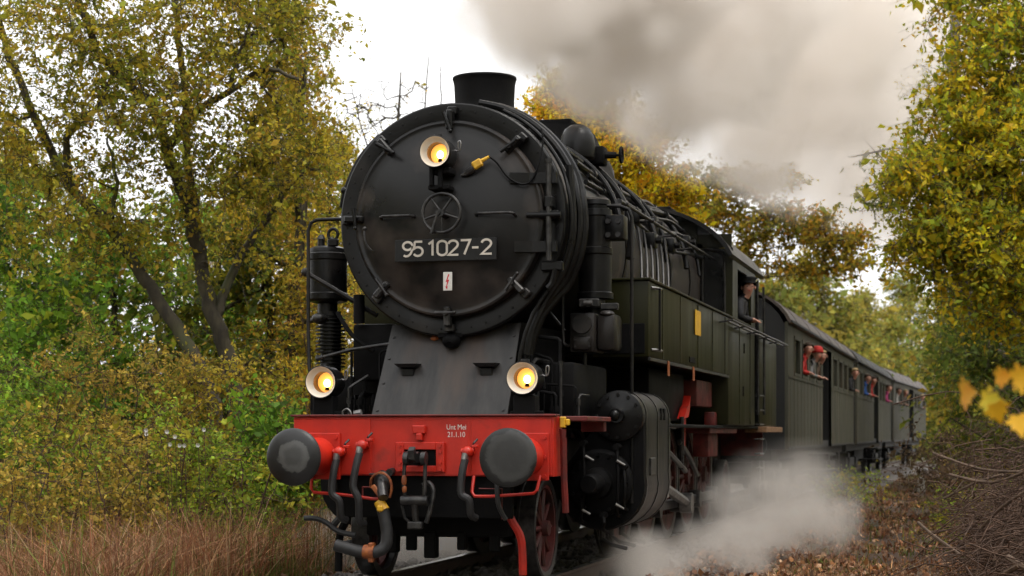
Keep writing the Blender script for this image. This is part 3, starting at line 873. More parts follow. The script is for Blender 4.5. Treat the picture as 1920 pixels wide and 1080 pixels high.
# --- feed pump on the right of the smokebox
px, py = 1.035, 1.9
P1 = MB().lathe([(.0001, .86), (.10, .86), (.135, .84), (.14, .80), (.125, .79), (.125, .76), (.15, .755), (.155, .70), (.145, .69), (.145, .42), (.158, .41), (.158, .36), (.145, .35), (.15, .02), (.165, .01), (.165, -.04), (.09, -.05), (.09, -.2)], (px, py, 2.48), (0, 0, 1), 28)
P1.box(px + .10, px + .28, py - .10, py + .10, 2.96, 3.18, .02)
P1 = P1.build('feed_pump', M['black'], LOCO, 30)
o = MB()
for z in (3.0, 3.12):
    o.cyl((px + .14, py - .10, z), (px + .14, py - .125, z), .025, n=8).cyl((px + .23, py - .10, z), (px + .23, py - .125, z), .025, n=8)
o.build('pump_bolts', M['iron'], P1)['kind'] = 'stuff'
MB().box(px - .11, px + .08, py - .22, py - .06, 2.35, 2.43, .012).cyl((px - .02, py - .24, 2.39), (px - .02, py - .2, 2.39), .034, n=10).box(px + .08, px + .24, py - .18, py - .1, 2.33, 2.39, .01).build('pump_valve', M['iron'], P1)
MB().cyl((px - .05, py - .244, 2.39), (px + .025, py - .244, 2.39), .02, n=8).build('pump_union', M['bright'], P1)
P2 = MB().box(px - .17, px + .06, py - .30, py + .12, 1.95, 2.30, .02).box(px + .06, px + .23, py - .26, py + .10, 1.96, 2.30, .05)
P2.cyl((px - .05, py - .30, 2.20), (px - .05, py - .345, 2.20), .085, n=20).box(px - .13, px + .03, py - .335, py - .29, 1.97, 2.09, .015).ball((px + .15, py - .2, 2.29), (.07, .08, .035), 8)
bolts(P2, [(px - .11 + .13 * i, py - .335, 2.0 + .06 * j) for i in (0, 1) for j in (0, 1)], r=.011)
P2.build('pump_cylinder', M['black'], P1)
MB().tube([(px - .17, py - .25, 2.02), (px - .22, py - .25, 2.02), (px - .24, py - .25, 2.15), (px - .24, py - .25, 2.85)], .016, 8, 2).tube([(px - .22, py - .25, 2.14), (px - .36, py - .2, 2.30), (px - .45, py - .2, 2.38)], .014, 6).tube([(px - .05, py - .2, 1.95), (px - .06, py - .2, 1.6), (px - .06, py - .2, 1.38)], .02, 8).build('pump_pipe', M['black'], P1)

# tall grab frames either side of the smokebox
MB().tube([(1.18, 1.72, 3.25), (1.30, 1.72, 3.24), (1.375, 1.72, 3.21), (1.402, 1.72, 3.14), (1.402, 1.72, 2.2), (1.402, 1.72, .62)], .016, 8).build('grab_frame', M['black'], LOCO)
MB().tube([(-1.04, 1.0, 3.115), (-1.27, 1.0, 3.115), (-1.33, 1.0, 3.09), (-1.355, 1.0, 3.02), (-1.355, 1.0, 2.2), (-1.345, 1.0, 1.80), (-1.2, .9, 1.4)], .0165, 8).build('grab_frame', M['black'], LOCO)
MB().cyl((1.04, .5, 1.38), (1.04, .5, 1.80), .013, n=8).cyl((1.04, .5, 1.80), (1.04, .5, 1.83), .018, n=8).build('hand_pole', M['iron'], LOCO)

# --- air compressor on the left of the smokebox
lx, ly = -1.36, 1.5
P3 = MB().lathe([(.0001, .50), (.12, .50), (.165, .48), (.175, .45), (.175, .44), (.185, .43), (.185, .38), (.178, .37), (.178, .08), (.19, .07), (.19, .02), (.17, .0), (.09, -.02), (.09, -.12), (.12, -.13), (.12, -.15), (.085, -.16)], (lx, ly, 2.43), (0, 0, 1), 32)
P3.cyl((lx - .06, ly, 2.93), (lx - .06, ly, 3.0), .035, .03, 10).cyl((lx - .06, ly, 3.0), (lx - .06, ly, 3.04), .045, .02, 8)
P3 = P3.build('air_compressor', M['black'], LOCO, 30)
o = MB()
for k in range(14):
    z = 1.84 + .033 * k
    o.lathe([(.09, -.009), (.135, -.006), (.135, .006), (.09, .009)], (lx + .03, ly, z), (0, 0, 1), 28)
o.cyl((lx + .03, ly, 1.80), (lx + .03, ly, 2.34), .095, n=24).build('cooling_fins', M['black'], P3)
o = MB().tube([(lx + .09 + .045 * math.cos(a), ly - .1, 3.03 + .05 * math.sin(a)) for a in np.linspace(0, 2 * PI, 17)[:-1]], .015, 8, closed=True).box(lx + .04, lx + .14, ly - .12, ly - .08, 2.92, 2.99, .01)
o.build('lifting_eye', M['black'], P3)
MB().ball((lx - .02, ly - .16, 2.27), (.07, .07, .05), 8).cyl((lx - .13, ly - .16, 2.25), (lx - .02, ly - .16, 2.26), .022, n=8).build('compressor_valve', M['iron'], P3)
MB().tube([(-1.40, 1.05, 2.66), (-1.1, 1.1, 2.48), (-.75, 1.1, 2.27)], .022, 8).ball((-1.40, 1.05, 2.66), .04, 8).build('brace_rod', M['black'], LOCO)
MB().tube([(-1.19, .9, 1.90), (-.92, .9, 1.965), (-.58, .92, 2.01)], .015, 8).cyl((-1.24, .9, 1.885), (-1.18, .9, 1.902), .022, n=8).build('lever_rod', M['iron'], LOCO)
MB().box(-1.5, -.6, 1.4, 2.9, 1.37, 1.75, .03).build('tool_box', M['soot'], LOCO)
MB().box(-.98, -.60, 1.1, 1.35, 1.7, 2.2, .03).cyl((-.9, 1.05, 2.2), (-.9, 1.05, 2.45), .05, n=12).tube([(-1.1, 1.05, 2.3), (-.95, 1.0, 2.1), (-.75, 1.0, 1.95)], .02, 8, 3).build('air_tank', M['soot'], LOCO)
MB().tube([(-.78, .3, 1.375), (-.78, .3, 1.42), (-.74, .3, 1.44), (-.71, .3, 1.41), (-.71, .3, 1.375)], .009, 6, 3).cyl((-.66, .25, 1.40), (-.60, .25, 1.41), .026, n=10).build('lamp_union', M['bright'], LOCO)
MB().box(.60, 1.0, 1.2, 2.6, 1.37, 1.85, .03).build('tool_box', M['soot'], LOCO)

# --- side step by the beam (right)
MB().box(1.103, 1.33, .18, 1.15, 1.335, 1.375, .006).box(1.10, 1.30, 1.0, 1.1, 1.25, 1.34, .006).build('side_step', M['dred'], LOCO)
yv = MB().box(1.12, 1.17, .10, .15, 1.28, 1.37, .008).box(1.17, 1.20, .10, .15, 1.30, 1.35, .006).build('yellow_cock', M['yellow'], LOCO)
MB().cyl((1.145, .12, 1.27), (1.145, .12, 1.19), .03, .022, 10).tube([(1.145, .14, 1.2), (1.145, .16, .9), (1.15, .2, .60)], .028, 8).build('sand_delivery_pipe', M['dred'], LOCO)

# --- cylinders, valve chests, motion
def cylinder_block(s):
    cx, vz, cz = 1.20 * s, 1.39, .80
    outline = []
    for a in np.linspace(math.radians(200), math.radians(-10), 14):
        outline.append((1.29 * s + .225 * math.cos(a) * s, vz + .225 * math.sin(a)))
    for a in np.linspace(math.radians(12), math.radians(-190), 18):
        outline.append((1.12 * s + .40 * math.cos(a) * s, .78 + .40 * math.sin(a)))
    c = MB().prism(outline, 1.78, 3.05, 'y').build('cylinder_block', M['wrap'], LOCO, 40)
    for y in (1.80, 2.38, 2.98):
        MB().prism([(1.21 * s + (x - 1.21 * s) * 1.018, .95 + (z - .95) * 1.012) for x, z in outline], y, y + .045, 'y').build('cladding_band', M['black'], c, 40)
    for y in (2.55, 2.72):
        MB().box(1.505 * s, 1.522 * s, y, y + .07, 1.36, 1.47, .006).build('inspection_plug', M['soot'], c)
    MB().box(1.500 * s, 1.528 * s, 1.98, 2.24, .86, 1.02, .008).build('makers_plate', M['iron'], c)
    fr = MB().prism([(x * .985 + .018 * s, z * .985 + .016) for x, z in outline], 1.73, 1.779, 'y').build('cylinder_front', M['soot'], c)
    v = MB().lathe([(.0001, -.03), (.06, -.035), (.07, .0), (.12, .02), (.20, .03), (.222, .04), (.226, .06), (.226, .14)], (1.29 * s, 1.62, vz), (0, 1, 0), 36)
    bolts(v, [(1.29 * s + .19 * math.cos(a), 1.648, vz + .19 * math.sin(a)) for a in np.linspace(0, 2 * PI, 13)[:-1]], r=.016, h=.02)
    v.ball((1.275 * s, 1.58, vz + .005), (.045, .04, .05), 8)
    v.build('valve_cover', M['black'], c, 30)
    k = MB().lathe([(.0001, -.425), (.07, -.42), (.085, -.40), (.085, -.10), (.13, -.08), (.14, .0), (.27, .02), (.30, .05), (.30, .12)], (1.12 * s, 1.62, .80), (0, 1, 0), 36)
    bolts(k, [(1.12 * s + .25 * math.cos(a), 1.64, .80 + .25 * math.sin(a)) for a in np.linspace(0, 2 * PI, 17)[:-1]], r=.018, h=.025)
    k.build('cylinder_cover', M['soot'], c, 30)
    for y in (1.9, 2.3, 2.8):
        dr = MB()
        dr.cyl((1.1 * s, y, .40), (1.1 * s, y, .28), .03, n=8).tube([(1.1 * s, y, .3), (1.2 * s, y - .1, .25), (1.35 * s, y - .15, .22)], .018, 6)
        dr.build('drain_cock', M['iron'], c)
    # piston rod, slide bars, crosshead, rods
    MB().box(1.04 * s, 1.20 * s, 3.05, 4.9, .95, 1.02, .008).box(1.04 * s, 1.20 * s, 3.05, 4.9, .56, .63, .008).build('slide_bar', M['bright'], LOCO)
    MB().cyl((1.12 * s, 3.0, .79), (1.12 * s, 4.2, .79), .04, n=12).box(1.02 * s, 1.22 * s, 4.0, 4.35, .64, .94, .02).build('crosshead', M['iron'], LOCO)
    MB().tube([(1.12 * s, 4.2, .79), (1.02 * s, 7.2, .42)], .055, 6).cyl((1.09 * s, 7.2, .42), (.95 * s, 7.2, .42), .12, n=16).build('connecting_rod', M['bright'], LOCO)
    o = MB().box(.88 * s, .93 * s, 4.2, 10.2, .37, .48, .01)
    for q in range(5):
        o.cyl((.83 * s, 4.3 + 1.45 * q, .42), (.97 * s, 4.3 + 1.45 * q, .42), .11, n=16)
    o.build('coupling_rod', M['iron'], LOCO)
    o = MB().tube([(1.2 * s, 5.55, 1.15), (1.18 * s, 6.3, 1.0), (1.15 * s, 7.2, .75)], .03, 6).tube([(1.22 * s, 5.6, 1.42), (1.22 * s, 5.62, 1.1), (1.2 * s, 5.7, .85)], .028, 6).tube([(1.25 * s, 3.0, 1.36), (1.24 * s, 5.0, 1.30)], .022, 6).box(1.18 * s, 1.24 * s, 4.6, 4.75, .7, 1.4, .01).tube([(1.2 * s, 4.8, 1.05), (1.2 * s, 6.0, .82)], .03, 6)
    o.build('valve_gear', M['iron'], LOCO)
cylinder_block(1)
cylinder_block(-1)
MB().prism([(5.65, 1.40), (5.95, 1.42), (6.05, 1.50), (6.1, 1.66), (6.0, 1.56), (5.85, 1.52)], 1.16, 1.24, 'x').tube([(1.2, 5.9, 1.4), (1.2, 5.85, 1.1)], .02, 6).build('reversing_link', M['red'], LOCO)
MB().box(1.0, 1.22, 6.7, 7.9, 1.55, 1.86, .02).build('sand_gear_box', M['dred'], LOCO)
MB().box(1.0, 1.30, 7.2, 9.6, 1.24, 1.31, .01).box(1.12, 1.25, 7.9, 8.2, 1.31, 1.50, .02).box(.95, 1.15, 8.1, 8.9, .95, 1.24, .02).build('spring_beam', M['dred'], LOCO)
MB().box(.7, 1.15, 4.0, 6.2, 1.36, 1.90, .03).build('reservoir_box', M['soot'], LOCO)

# --- side tanks
def tank(s):
    x0, x1 = .86 * s, 1.395 * s
    t = MB().box(x0, x1, 2.60, 8.10, 1.945, 2.66, .02)
    t.box(.60 * s, x1, 8.10, 10.75, 1.34, 2.66, .02)
    t = t.build('side_tank', M['green'], LOCO)
    for y in (3.35, 4.4, 5.6, 6.7, 7.75, 9.1, 10.2):
        MB().box(x1 - .002 * s, x1 + .007 * s, y, y + .05, 1.96 if y < 8 else 1.36, 2.64).build('tank_seam', M['green'], t)
    MB().box(x0 + .02 * s, x1 + .018 * s, 2.585, 10.7, 2.66, 2.685, .006).build('tank_edge', M['green'], t)
    MB().box(.90 * s, 1.36 * s, 2.585, 2.602, 1.98, 2.26, .004).build('tank_door', M['soot'], t)
    MB().box(x1 - .01 * s, x1 + .012 * s, 2.62, 8.08, 1.915, 1.944, .003).build('tank_angle', M['iron'], t)
    for y in (3.5, 5.0, 6.6):
        MB().cyl((1.12 * s, y, 2.66), (1.12 * s, y, 2.74), .16, .15, 16).build('filler_lid', M['soot'], t)
    g = MB().tube([(x1, 2.85, 2.60), (x1 + .06 * s, 2.85, 2.60), (x1 + .06 * s, 2.85, 2.02), (x1, 2.85, 2.02)], .012, 8)
    g.build('grab_rail', M['black'], t)
    MB().tube([(x1, 2.72, 2.60), (x1 + .03 * s, 2.76, 2.60), (x1 + .05 * s, 3.0, 2.60)], .014, 6).tube([(x1, 2.72, 2.02), (x1 + .03 * s, 2.76, 2.02), (x1 + .05 * s, 3.0, 2.02)], .014, 6).build('rail_bracket', M['bright'], t)
    if s > 0:
        MB().box(x1 + .008, x1 + .014, 5.35, 5.75, 2.30, 2.57, .002).build('yellow_notice', M['yellow'], t)
        for y in (3.55, 5.15):
            MB().box(x1 + .012, x1 + .024, y, y + .09, 1.80, 1.945, .003).build('yellow_tag', M['rust'], t)
        MB().box(x1, x1 + .012, 5.0, 5.35, 1.99, 2.05, .003).build('builders_plate', M['soot'], t)
        for y, z in ((9.55, 2.28), (9.45, 1.72)):
            MB().box(x1, x1 + .012, y, y + .04, z, z + .13, .003).build('wash_out_plug', M['soot'], t)
    o = MB()
    for dx, dz in ((.07, 2.57), (.15, 2.575)):
        o.tube([(x1 + dx * s, 7.3, dz), (x1 + dx * s, 13.6, dz)], .013, 6)
    for y in (7.3, 8.6, 9.9, 11.2, 12.5, 13.6):
        o.cyl((x1 - .01 * s, y, 2.55), (x1 + .16 * s, y, 2.575), .011, n=6)
    o.build('foot_ledge', M['iron'], t)
tank(1)
tank(-1)

# --- cab
def roof_arc(hw, z_eave, z_top, n=15):
    return [(hw * math.sin(a), z_eave + (z_top - z_eave) * (math.cos(a) - math.cos(1.32)) / (1 - math.cos(1.32))) for a in np.linspace(-1.32, 1.32, n)]
def arch_shell(o, hw, ze, zt, y0, y1, th=.04):
    k = hw / math.sin(1.32)
    out = roof_arc(k, ze, zt, 19)
    inn = [(x * .975, z - th) for x, z in out]
    return o.prism(out + inn[::-1], y0, y1, 'y')
CAB = MB()
for s in (-1, 1):
    CAB.box(1.36 * s, 1.395 * s, 8.52, 8.95, 2.69, 3.44)
    CAB.box(1.36 * s, 1.395 * s, 10.35, 10.8, 2.69, 3.44)
    CAB.box(1.36 * s, 1.395 * s, 8.95, 10.35, 3.32, 3.44)
    CAB.box(.6 * s, 1.38 * s, 8.48, 8.52, 3.55, 3.72)
    CAB.box(1.30 * s, 1.395 * s, 8.48, 8.52, 2.69, 3.55)
    CAB.box(.95 * s, 1.02 * s, 8.48, 8.52, 2.69, 3.6)
CAB.box(-.95, .95, 8.46, 8.50, 1.4, 3.9)
CAB = CAB.build('cab', M['green'], LOCO)
MB().tube([(1.02, 8.465, 2.74), (1.02, 8.465, 3.45), (1.06, 8.465, 3.53), (1.22, 8.465, 3.50), (1.29, 8.465, 3.40), (1.295, 8.465, 2.74)], .016, 8, 2).build('spectacle_rim', M['iron'], CAB)
MB().box(1.02, 1.30, 8.495, 8.505, 2.72, 3.54).build('spectacle_glass', M['glass'], CAB)
arch_shell(MB(), 1.43, 3.44, 4.10, 8.2, 11.55).build('cab_roof', M['black'], CAB, 30)
RV = MB().box(-.5, .5, 9.2, 10.4, 4.05, 4.18, .03).build('roof_ventilator', M['soot'], CAB)
MB().prism([(-1.36, 1.4), (1.36, 1.4), (1.36, 3.40)] + [(x * .93, z - .08) for x, z in roof_arc(1.43 / math.sin(1.32), 3.44, 4.10, 15)[::-1]] + [(-1.36, 3.40)], 11.45, 11.5, 'y').build('cab_back', M['soot'], CAB)
MB().box(-1.30, 1.30, 8.6, 11.45, 1.40, 1.45).build('cab_floor', M['soot'], CAB)
for y in (10.82, 11.55):
    MB().tube([(1.43, y, 1.5), (1.43, y, 2.5), (1.42, y, 3.3)], .018, 8).build('cab_handrail', M['iron'], CAB)
MB().box(1.20, 1.23, 10.78, 11.48, 1.36, 2.6, .006).build('cab_door', M['soot'], CAB)
# --- bunker
BK = MB().box(-1.36, 1.36, 11.62, 13.75, 1.34, 2.60, .02).box(-1.2, 1.2, 11.6, 13.7, 2.60, 2.95, .03).build('coal_bunker', M['green'], LOCO)
for k in range(7):
    MB().box(1.37, 1.45, 10.9, 11.4, 1.45 + .2 * k - .9, 1.47 + .2 * k - .9, .004).build('cab_rung', M['iron'], CAB)
MB().box(1.15, 1.46, 11.6, 13.7, 1.255, 1.335, .006).build('step_board', M['wood'], LOCO)
co = MB()
rnd = random.Random(9)
for k in range(60):
    co.ball((rnd.uniform(-1.05, 1.05), rnd.uniform(11.8, 13.5), 2.97 + rnd.uniform(0, .1)), (rnd.uniform(.07, .15),) * 3, 4)
co.build('coal', M['soot'], LOCO, 10)
MB().box(-1.15, 1.15, 13.76, 13.80, .9, 1.34, .006).build('rear_beam', M['dred'], LOCO)
for s in (-1, 1):
    MB().lathe([(.15, 0), (.13, .1), (.125, .35), (.22, .40), (.22, .45), (.0001, .47)], (.875 * s, 13.8, 1.05), (0, 1, 0), 24).build('rear_buffer', M['soot'], LOCO)

# --- small pipework, rods and fittings that fill the gaps beside the smokebox
rnd = random.Random(31)
for sgn, n_ in ((1, 13), (-1, 9)):
    for k in range(n_):
        x0, y0, z0 = sgn * rnd.uniform(.62, 1.10), rnd.uniform(.95, 1.18), rnd.uniform(1.5, 2.05)
        p = [Vector((x0, y0, 1.372)), Vector((x0, y0, z0))]
        if rnd.random() < .6:
            p.append(p[-1] + Vector((sgn * rnd.uniform(-.02, .02), .03, .03)))
            p.append(p[-1] + Vector((0, rnd.uniform(.15, .5), 0)))
        else:
            p.append(p[-1] + Vector((-sgn * .02, .02, .02)))
            p.append(p[-1] + Vector((-sgn * rnd.uniform(.1, .3), .02, rnd.uniform(0, .1))))
        r_ = rnd.choice((.008, .010, .013, .018))
        o = MB().tube(p, r_, 7)
        f_ = rnd.uniform(.3, .8)
        c_ = p[0].lerp(p[1], f_)
        o.cyl(c_ - Vector((0, 0, .025)), c_ + Vector((0, 0, .025)), r_ * 1.8, n=8)
        o.build('service_pipe', M['iron' if rnd.random() < .25 else 'soot'], LOCO)
for x0, z0, z1 in ((1.0, 1.15, .62), (1.30, 1.12, .55), (1.36, .95, .60), (.98, .70, .48), (1.18, .52, .40)):
    MB().tube([(x0, 1.55, z0), (x0 + .02, 1.50, (z0 + z1) / 2), (x0, 1.55, z1), (x0, 1.74, z1 - .04)], .016, 7, 3).cyl((x0, 1.52, z0), (x0, 1.64, z0), .03, n=8).build('drain_pipe', M['soot'], LOCO)
for x0, z0 in ((1.05, 1.02), (1.33, .98), (1.02, .55), (1.32, .60)):  # bright steel stubs added as small highlights on the dark cylinder front
    MB().cyl((x0 - .02, 1.50, z0 + .02), (x0 + .05, 1.52, z0 - .02), .014, .010, 8).build('glint_stub', M['bright'], LOCO)
# ---------------------------------------------------------------- coaches
def coach(y0, L, label, roofm, open_windows):
    x0, x1 = bend(y0), bend(y0 + L)
    t = empty('passenger_coach', (x0, y0, 0), -math.atan2(x1 - x0, L))
    tag(t, label, 'coach', 'olive passenger coaches behind the locomotive')
    W, Z0, ZS, ZW, ZE = 1.385, .98, 2.22, 2.84, 3.04
    dm = L * .5
    d0, d1 = dm - 1.15, dm + .95
    win = []
    for a, b in ((.75, d0 - .25), (d1 + .25, L - .6)):
        n = 4
        p = (b - a) / n
        win += [(a + p * i + p * .16, a + p * i + p * .84) for i in range(n)]
    for s in (1, -1):
        w = MB()
        xa, xb = (W - .05) * s, W * s
        segs = [(0, d0), (d1, L)] if s > 0 else [(0, L)]
        for a, b in segs:
            w.box(xa, xb, a, b, Z0, ZS)
            w.box(xa, xb, a, b, ZW, ZE)
            edges = [a] + [q for u_ in win if a <= u_[0] and u_[1] <= b for q in u_] + [b]
            for k in range(0, len(edges), 2):
                w.box(xa, xb, edges[k], edges[k + 1], ZS, ZW)
        if s > 0:
            w.box(xa, xb, d0, d1, ZW + .08, ZE)
        w = w.build('side_wall', M['coach'], t)
        for a, b in segs:
            MB().box(xb, xb + .012 * s, a, b, ZS - .075, ZS - .03).build('waist_rail', M['coach'], w)
            MB().box(xb, xb + .010 * s, a, b, Z0, Z0 + .05).build('sole_bar', M['coachdark'], w)
            y = a + .35
            while y < b - .1:
                MB().box(xb, xb + .004 * s, y, y + .025, Z0 + .06, ZS - .08).build('side_rib', M['coach'], w)
                y += .62
        for i, (a, b) in enumerate(win):
            f = MB().box(xb - .03 * s, xb + .014 * s, a - .03, b + .03, ZW - .035, ZW + .02).box(xb - .03 * s, xb + .014 * s, a - .03, b + .03, ZS - .02, ZS + .03)
            f.box(xb - .03 * s, xb + .014 * s, a - .03, a + .03, ZS + .03, ZW - .035).box(xb - .03 * s, xb + .014 * s, b - .03, b + .03, ZS + .03, ZW - .035)
            f = f.build('window', M['coach'], t)
            z1 = ZW if i not in open_windows else ZS + .06
            MB().box(xb - .035 * s, xb - .028 * s, a + .03, b - .03, ZS + .02, z1 - .03).build('pane', M['glass'], f)
    # recessed entrance in the middle
    dr = MB().box(.90, .94, d0, d1, Z0, ZW + .08).build('door', M['coachdark'], t)
    MB().box(.941, .947, d0 + .25, d1 - .25, 2.1, 2.75).build('door_pane', M['glass'], dr)
    MB().tube([(.96, d0 + .2, 1.5), (.98, d0 + .2, 1.55), (.98, d0 + .2, 2.2), (.96, d0 + .2, 2.25)], .015, 6).build('door_handle', M['bright'], dr)
    for y in (d0 - .04, d1):
        MB().box(.90, W - .003, y, y + .04, Z0, ZE - .02).build('door_jamb', M['coachdark'], t)
    MB().box(.95, W + .10, d0 + .1, d1 - .1, .80, .84).box(.95, W + .14, d0 + .1, d1 - .1, .48, .52).build('entrance_step', M['coachdark'], t)
    # ends, floor, roof
    for ye in (0., L - .04):
        e = MB().prism([(-W + .052, Z0), (W - .052, Z0), (W - .052, ZE)] + [(x * .94, z - .05) for x, z in roof_arc((W + .03) / math.sin(1.32), ZE, 3.72, 15)[::-1]] + [(-W + .052, ZE)], ye, ye + .04, 'y').build('end_wall', M['coachdark'], t)
        yy = ye - .28 if ye == 0 else ye + .04
        MB().box(-.5, .5, yy, yy + .28, 1.05, 3.05, .04).build('gangway', M['rubber'], t)
        for s in (-1, 1):
            ys = ye if ye == 0 else ye + .04
            MB().cyl((.875 * s, ys, 1.05), (.875 * s, ys + (-.42 if ye == 0 else .42), 1.05), .10, n=12).cyl((.875 * s, ys + (-.40 if ye == 0 else .40), 1.05), (.875 * s, ys + (-.44 if ye == 0 else .44), 1.05), .22, n=18).build('coach_buffer', M['coachdark'], t)
    MB().box(-W + .06, W - .06, .05, L - .05, Z0, Z0 + .12).build('floor', M['coachdark'], t)
    MB().box(-1.1, 1.1, .1, L - .1, .80, Z0 - .002).box(-.9, .9, L * .38, L * .6, .42, .80, .03).box(-1.15, -.5, L * .28, L * .36, .4, .8, .03).build('underframe', M['coachdark'], t)
    r = arch_shell(MB(), W + .06, ZE + .004, 3.72, -.06, L + .06, .035).build('roof', roofm, t, 30)
    MB().box(W + .055, W + .075, -.06, L + .06, ZE - .02, ZE + .02).build('gutter', M['coachdark'], r)
    for y in np.arange(2., L - 1, 3.0):
        MB().lathe([(.16, 0), (.16, .06), (.10, .12), (.0001, .14)], (0, float(y), 3.70), (0, 0, 1), 14).build('roof_vent', roofm, r)
    for y in np.arange(1., L, 2.4):
        o = MB()
        arch_shell(o, W + .066, ZE + .008, 3.728, float(y), float(y) + .04, .01)
        o.build('roof_seam', roofm, r)
    for yb in (2.5, L - 2.5):
        b = MB()
        for s in (-1, 1):
            b.box(.98 * s, 1.06 * s, yb - 1.6, yb + 1.6, .38, .62, .03)
            for q in (-1.15, 1.15):
                b.box(.95 * s, 1.12 * s, yb + q - .16, yb + q + .16, .32, .64, .03)
        b.box(-1., 1., yb - .2, yb + .2, .42, .74, .03)
        b = b.build('bogie', M['coachdark'], t)
        for q in (-1.15, 1.15):
            ax = MB().cyl((-.72, yb + q, .46), (.72, yb + q, .46), .07, n=10)
            for s in (-1, 1):
                ax.lathe([(.08, .02), (.34, .0), (.38, .05), (.46, .06), (.465, -.06), (.49, -.07), (.38, -.075), (.36, -.02), (.08, -.03)], (.75 * s, yb + q, .46), (s, 0, 0), 28)
            ax.build('wheelset', M['iron'], b)
    return t, win
C1 = coach(15.25, 15.5, 'olive coach with brown roof coupled directly behind the locomotive', M['roof'], (1, 2, 3, 7))
C2 = coach(32.0, 15.5, 'olive coach with grey roof in the middle of the train', M['roof2'], (1, 3, 6))
C3 = coach(48.8, 15.5, 'olive brown-roofed coach at the tail of the train', M['roof'], (0, 2, 4, 6))

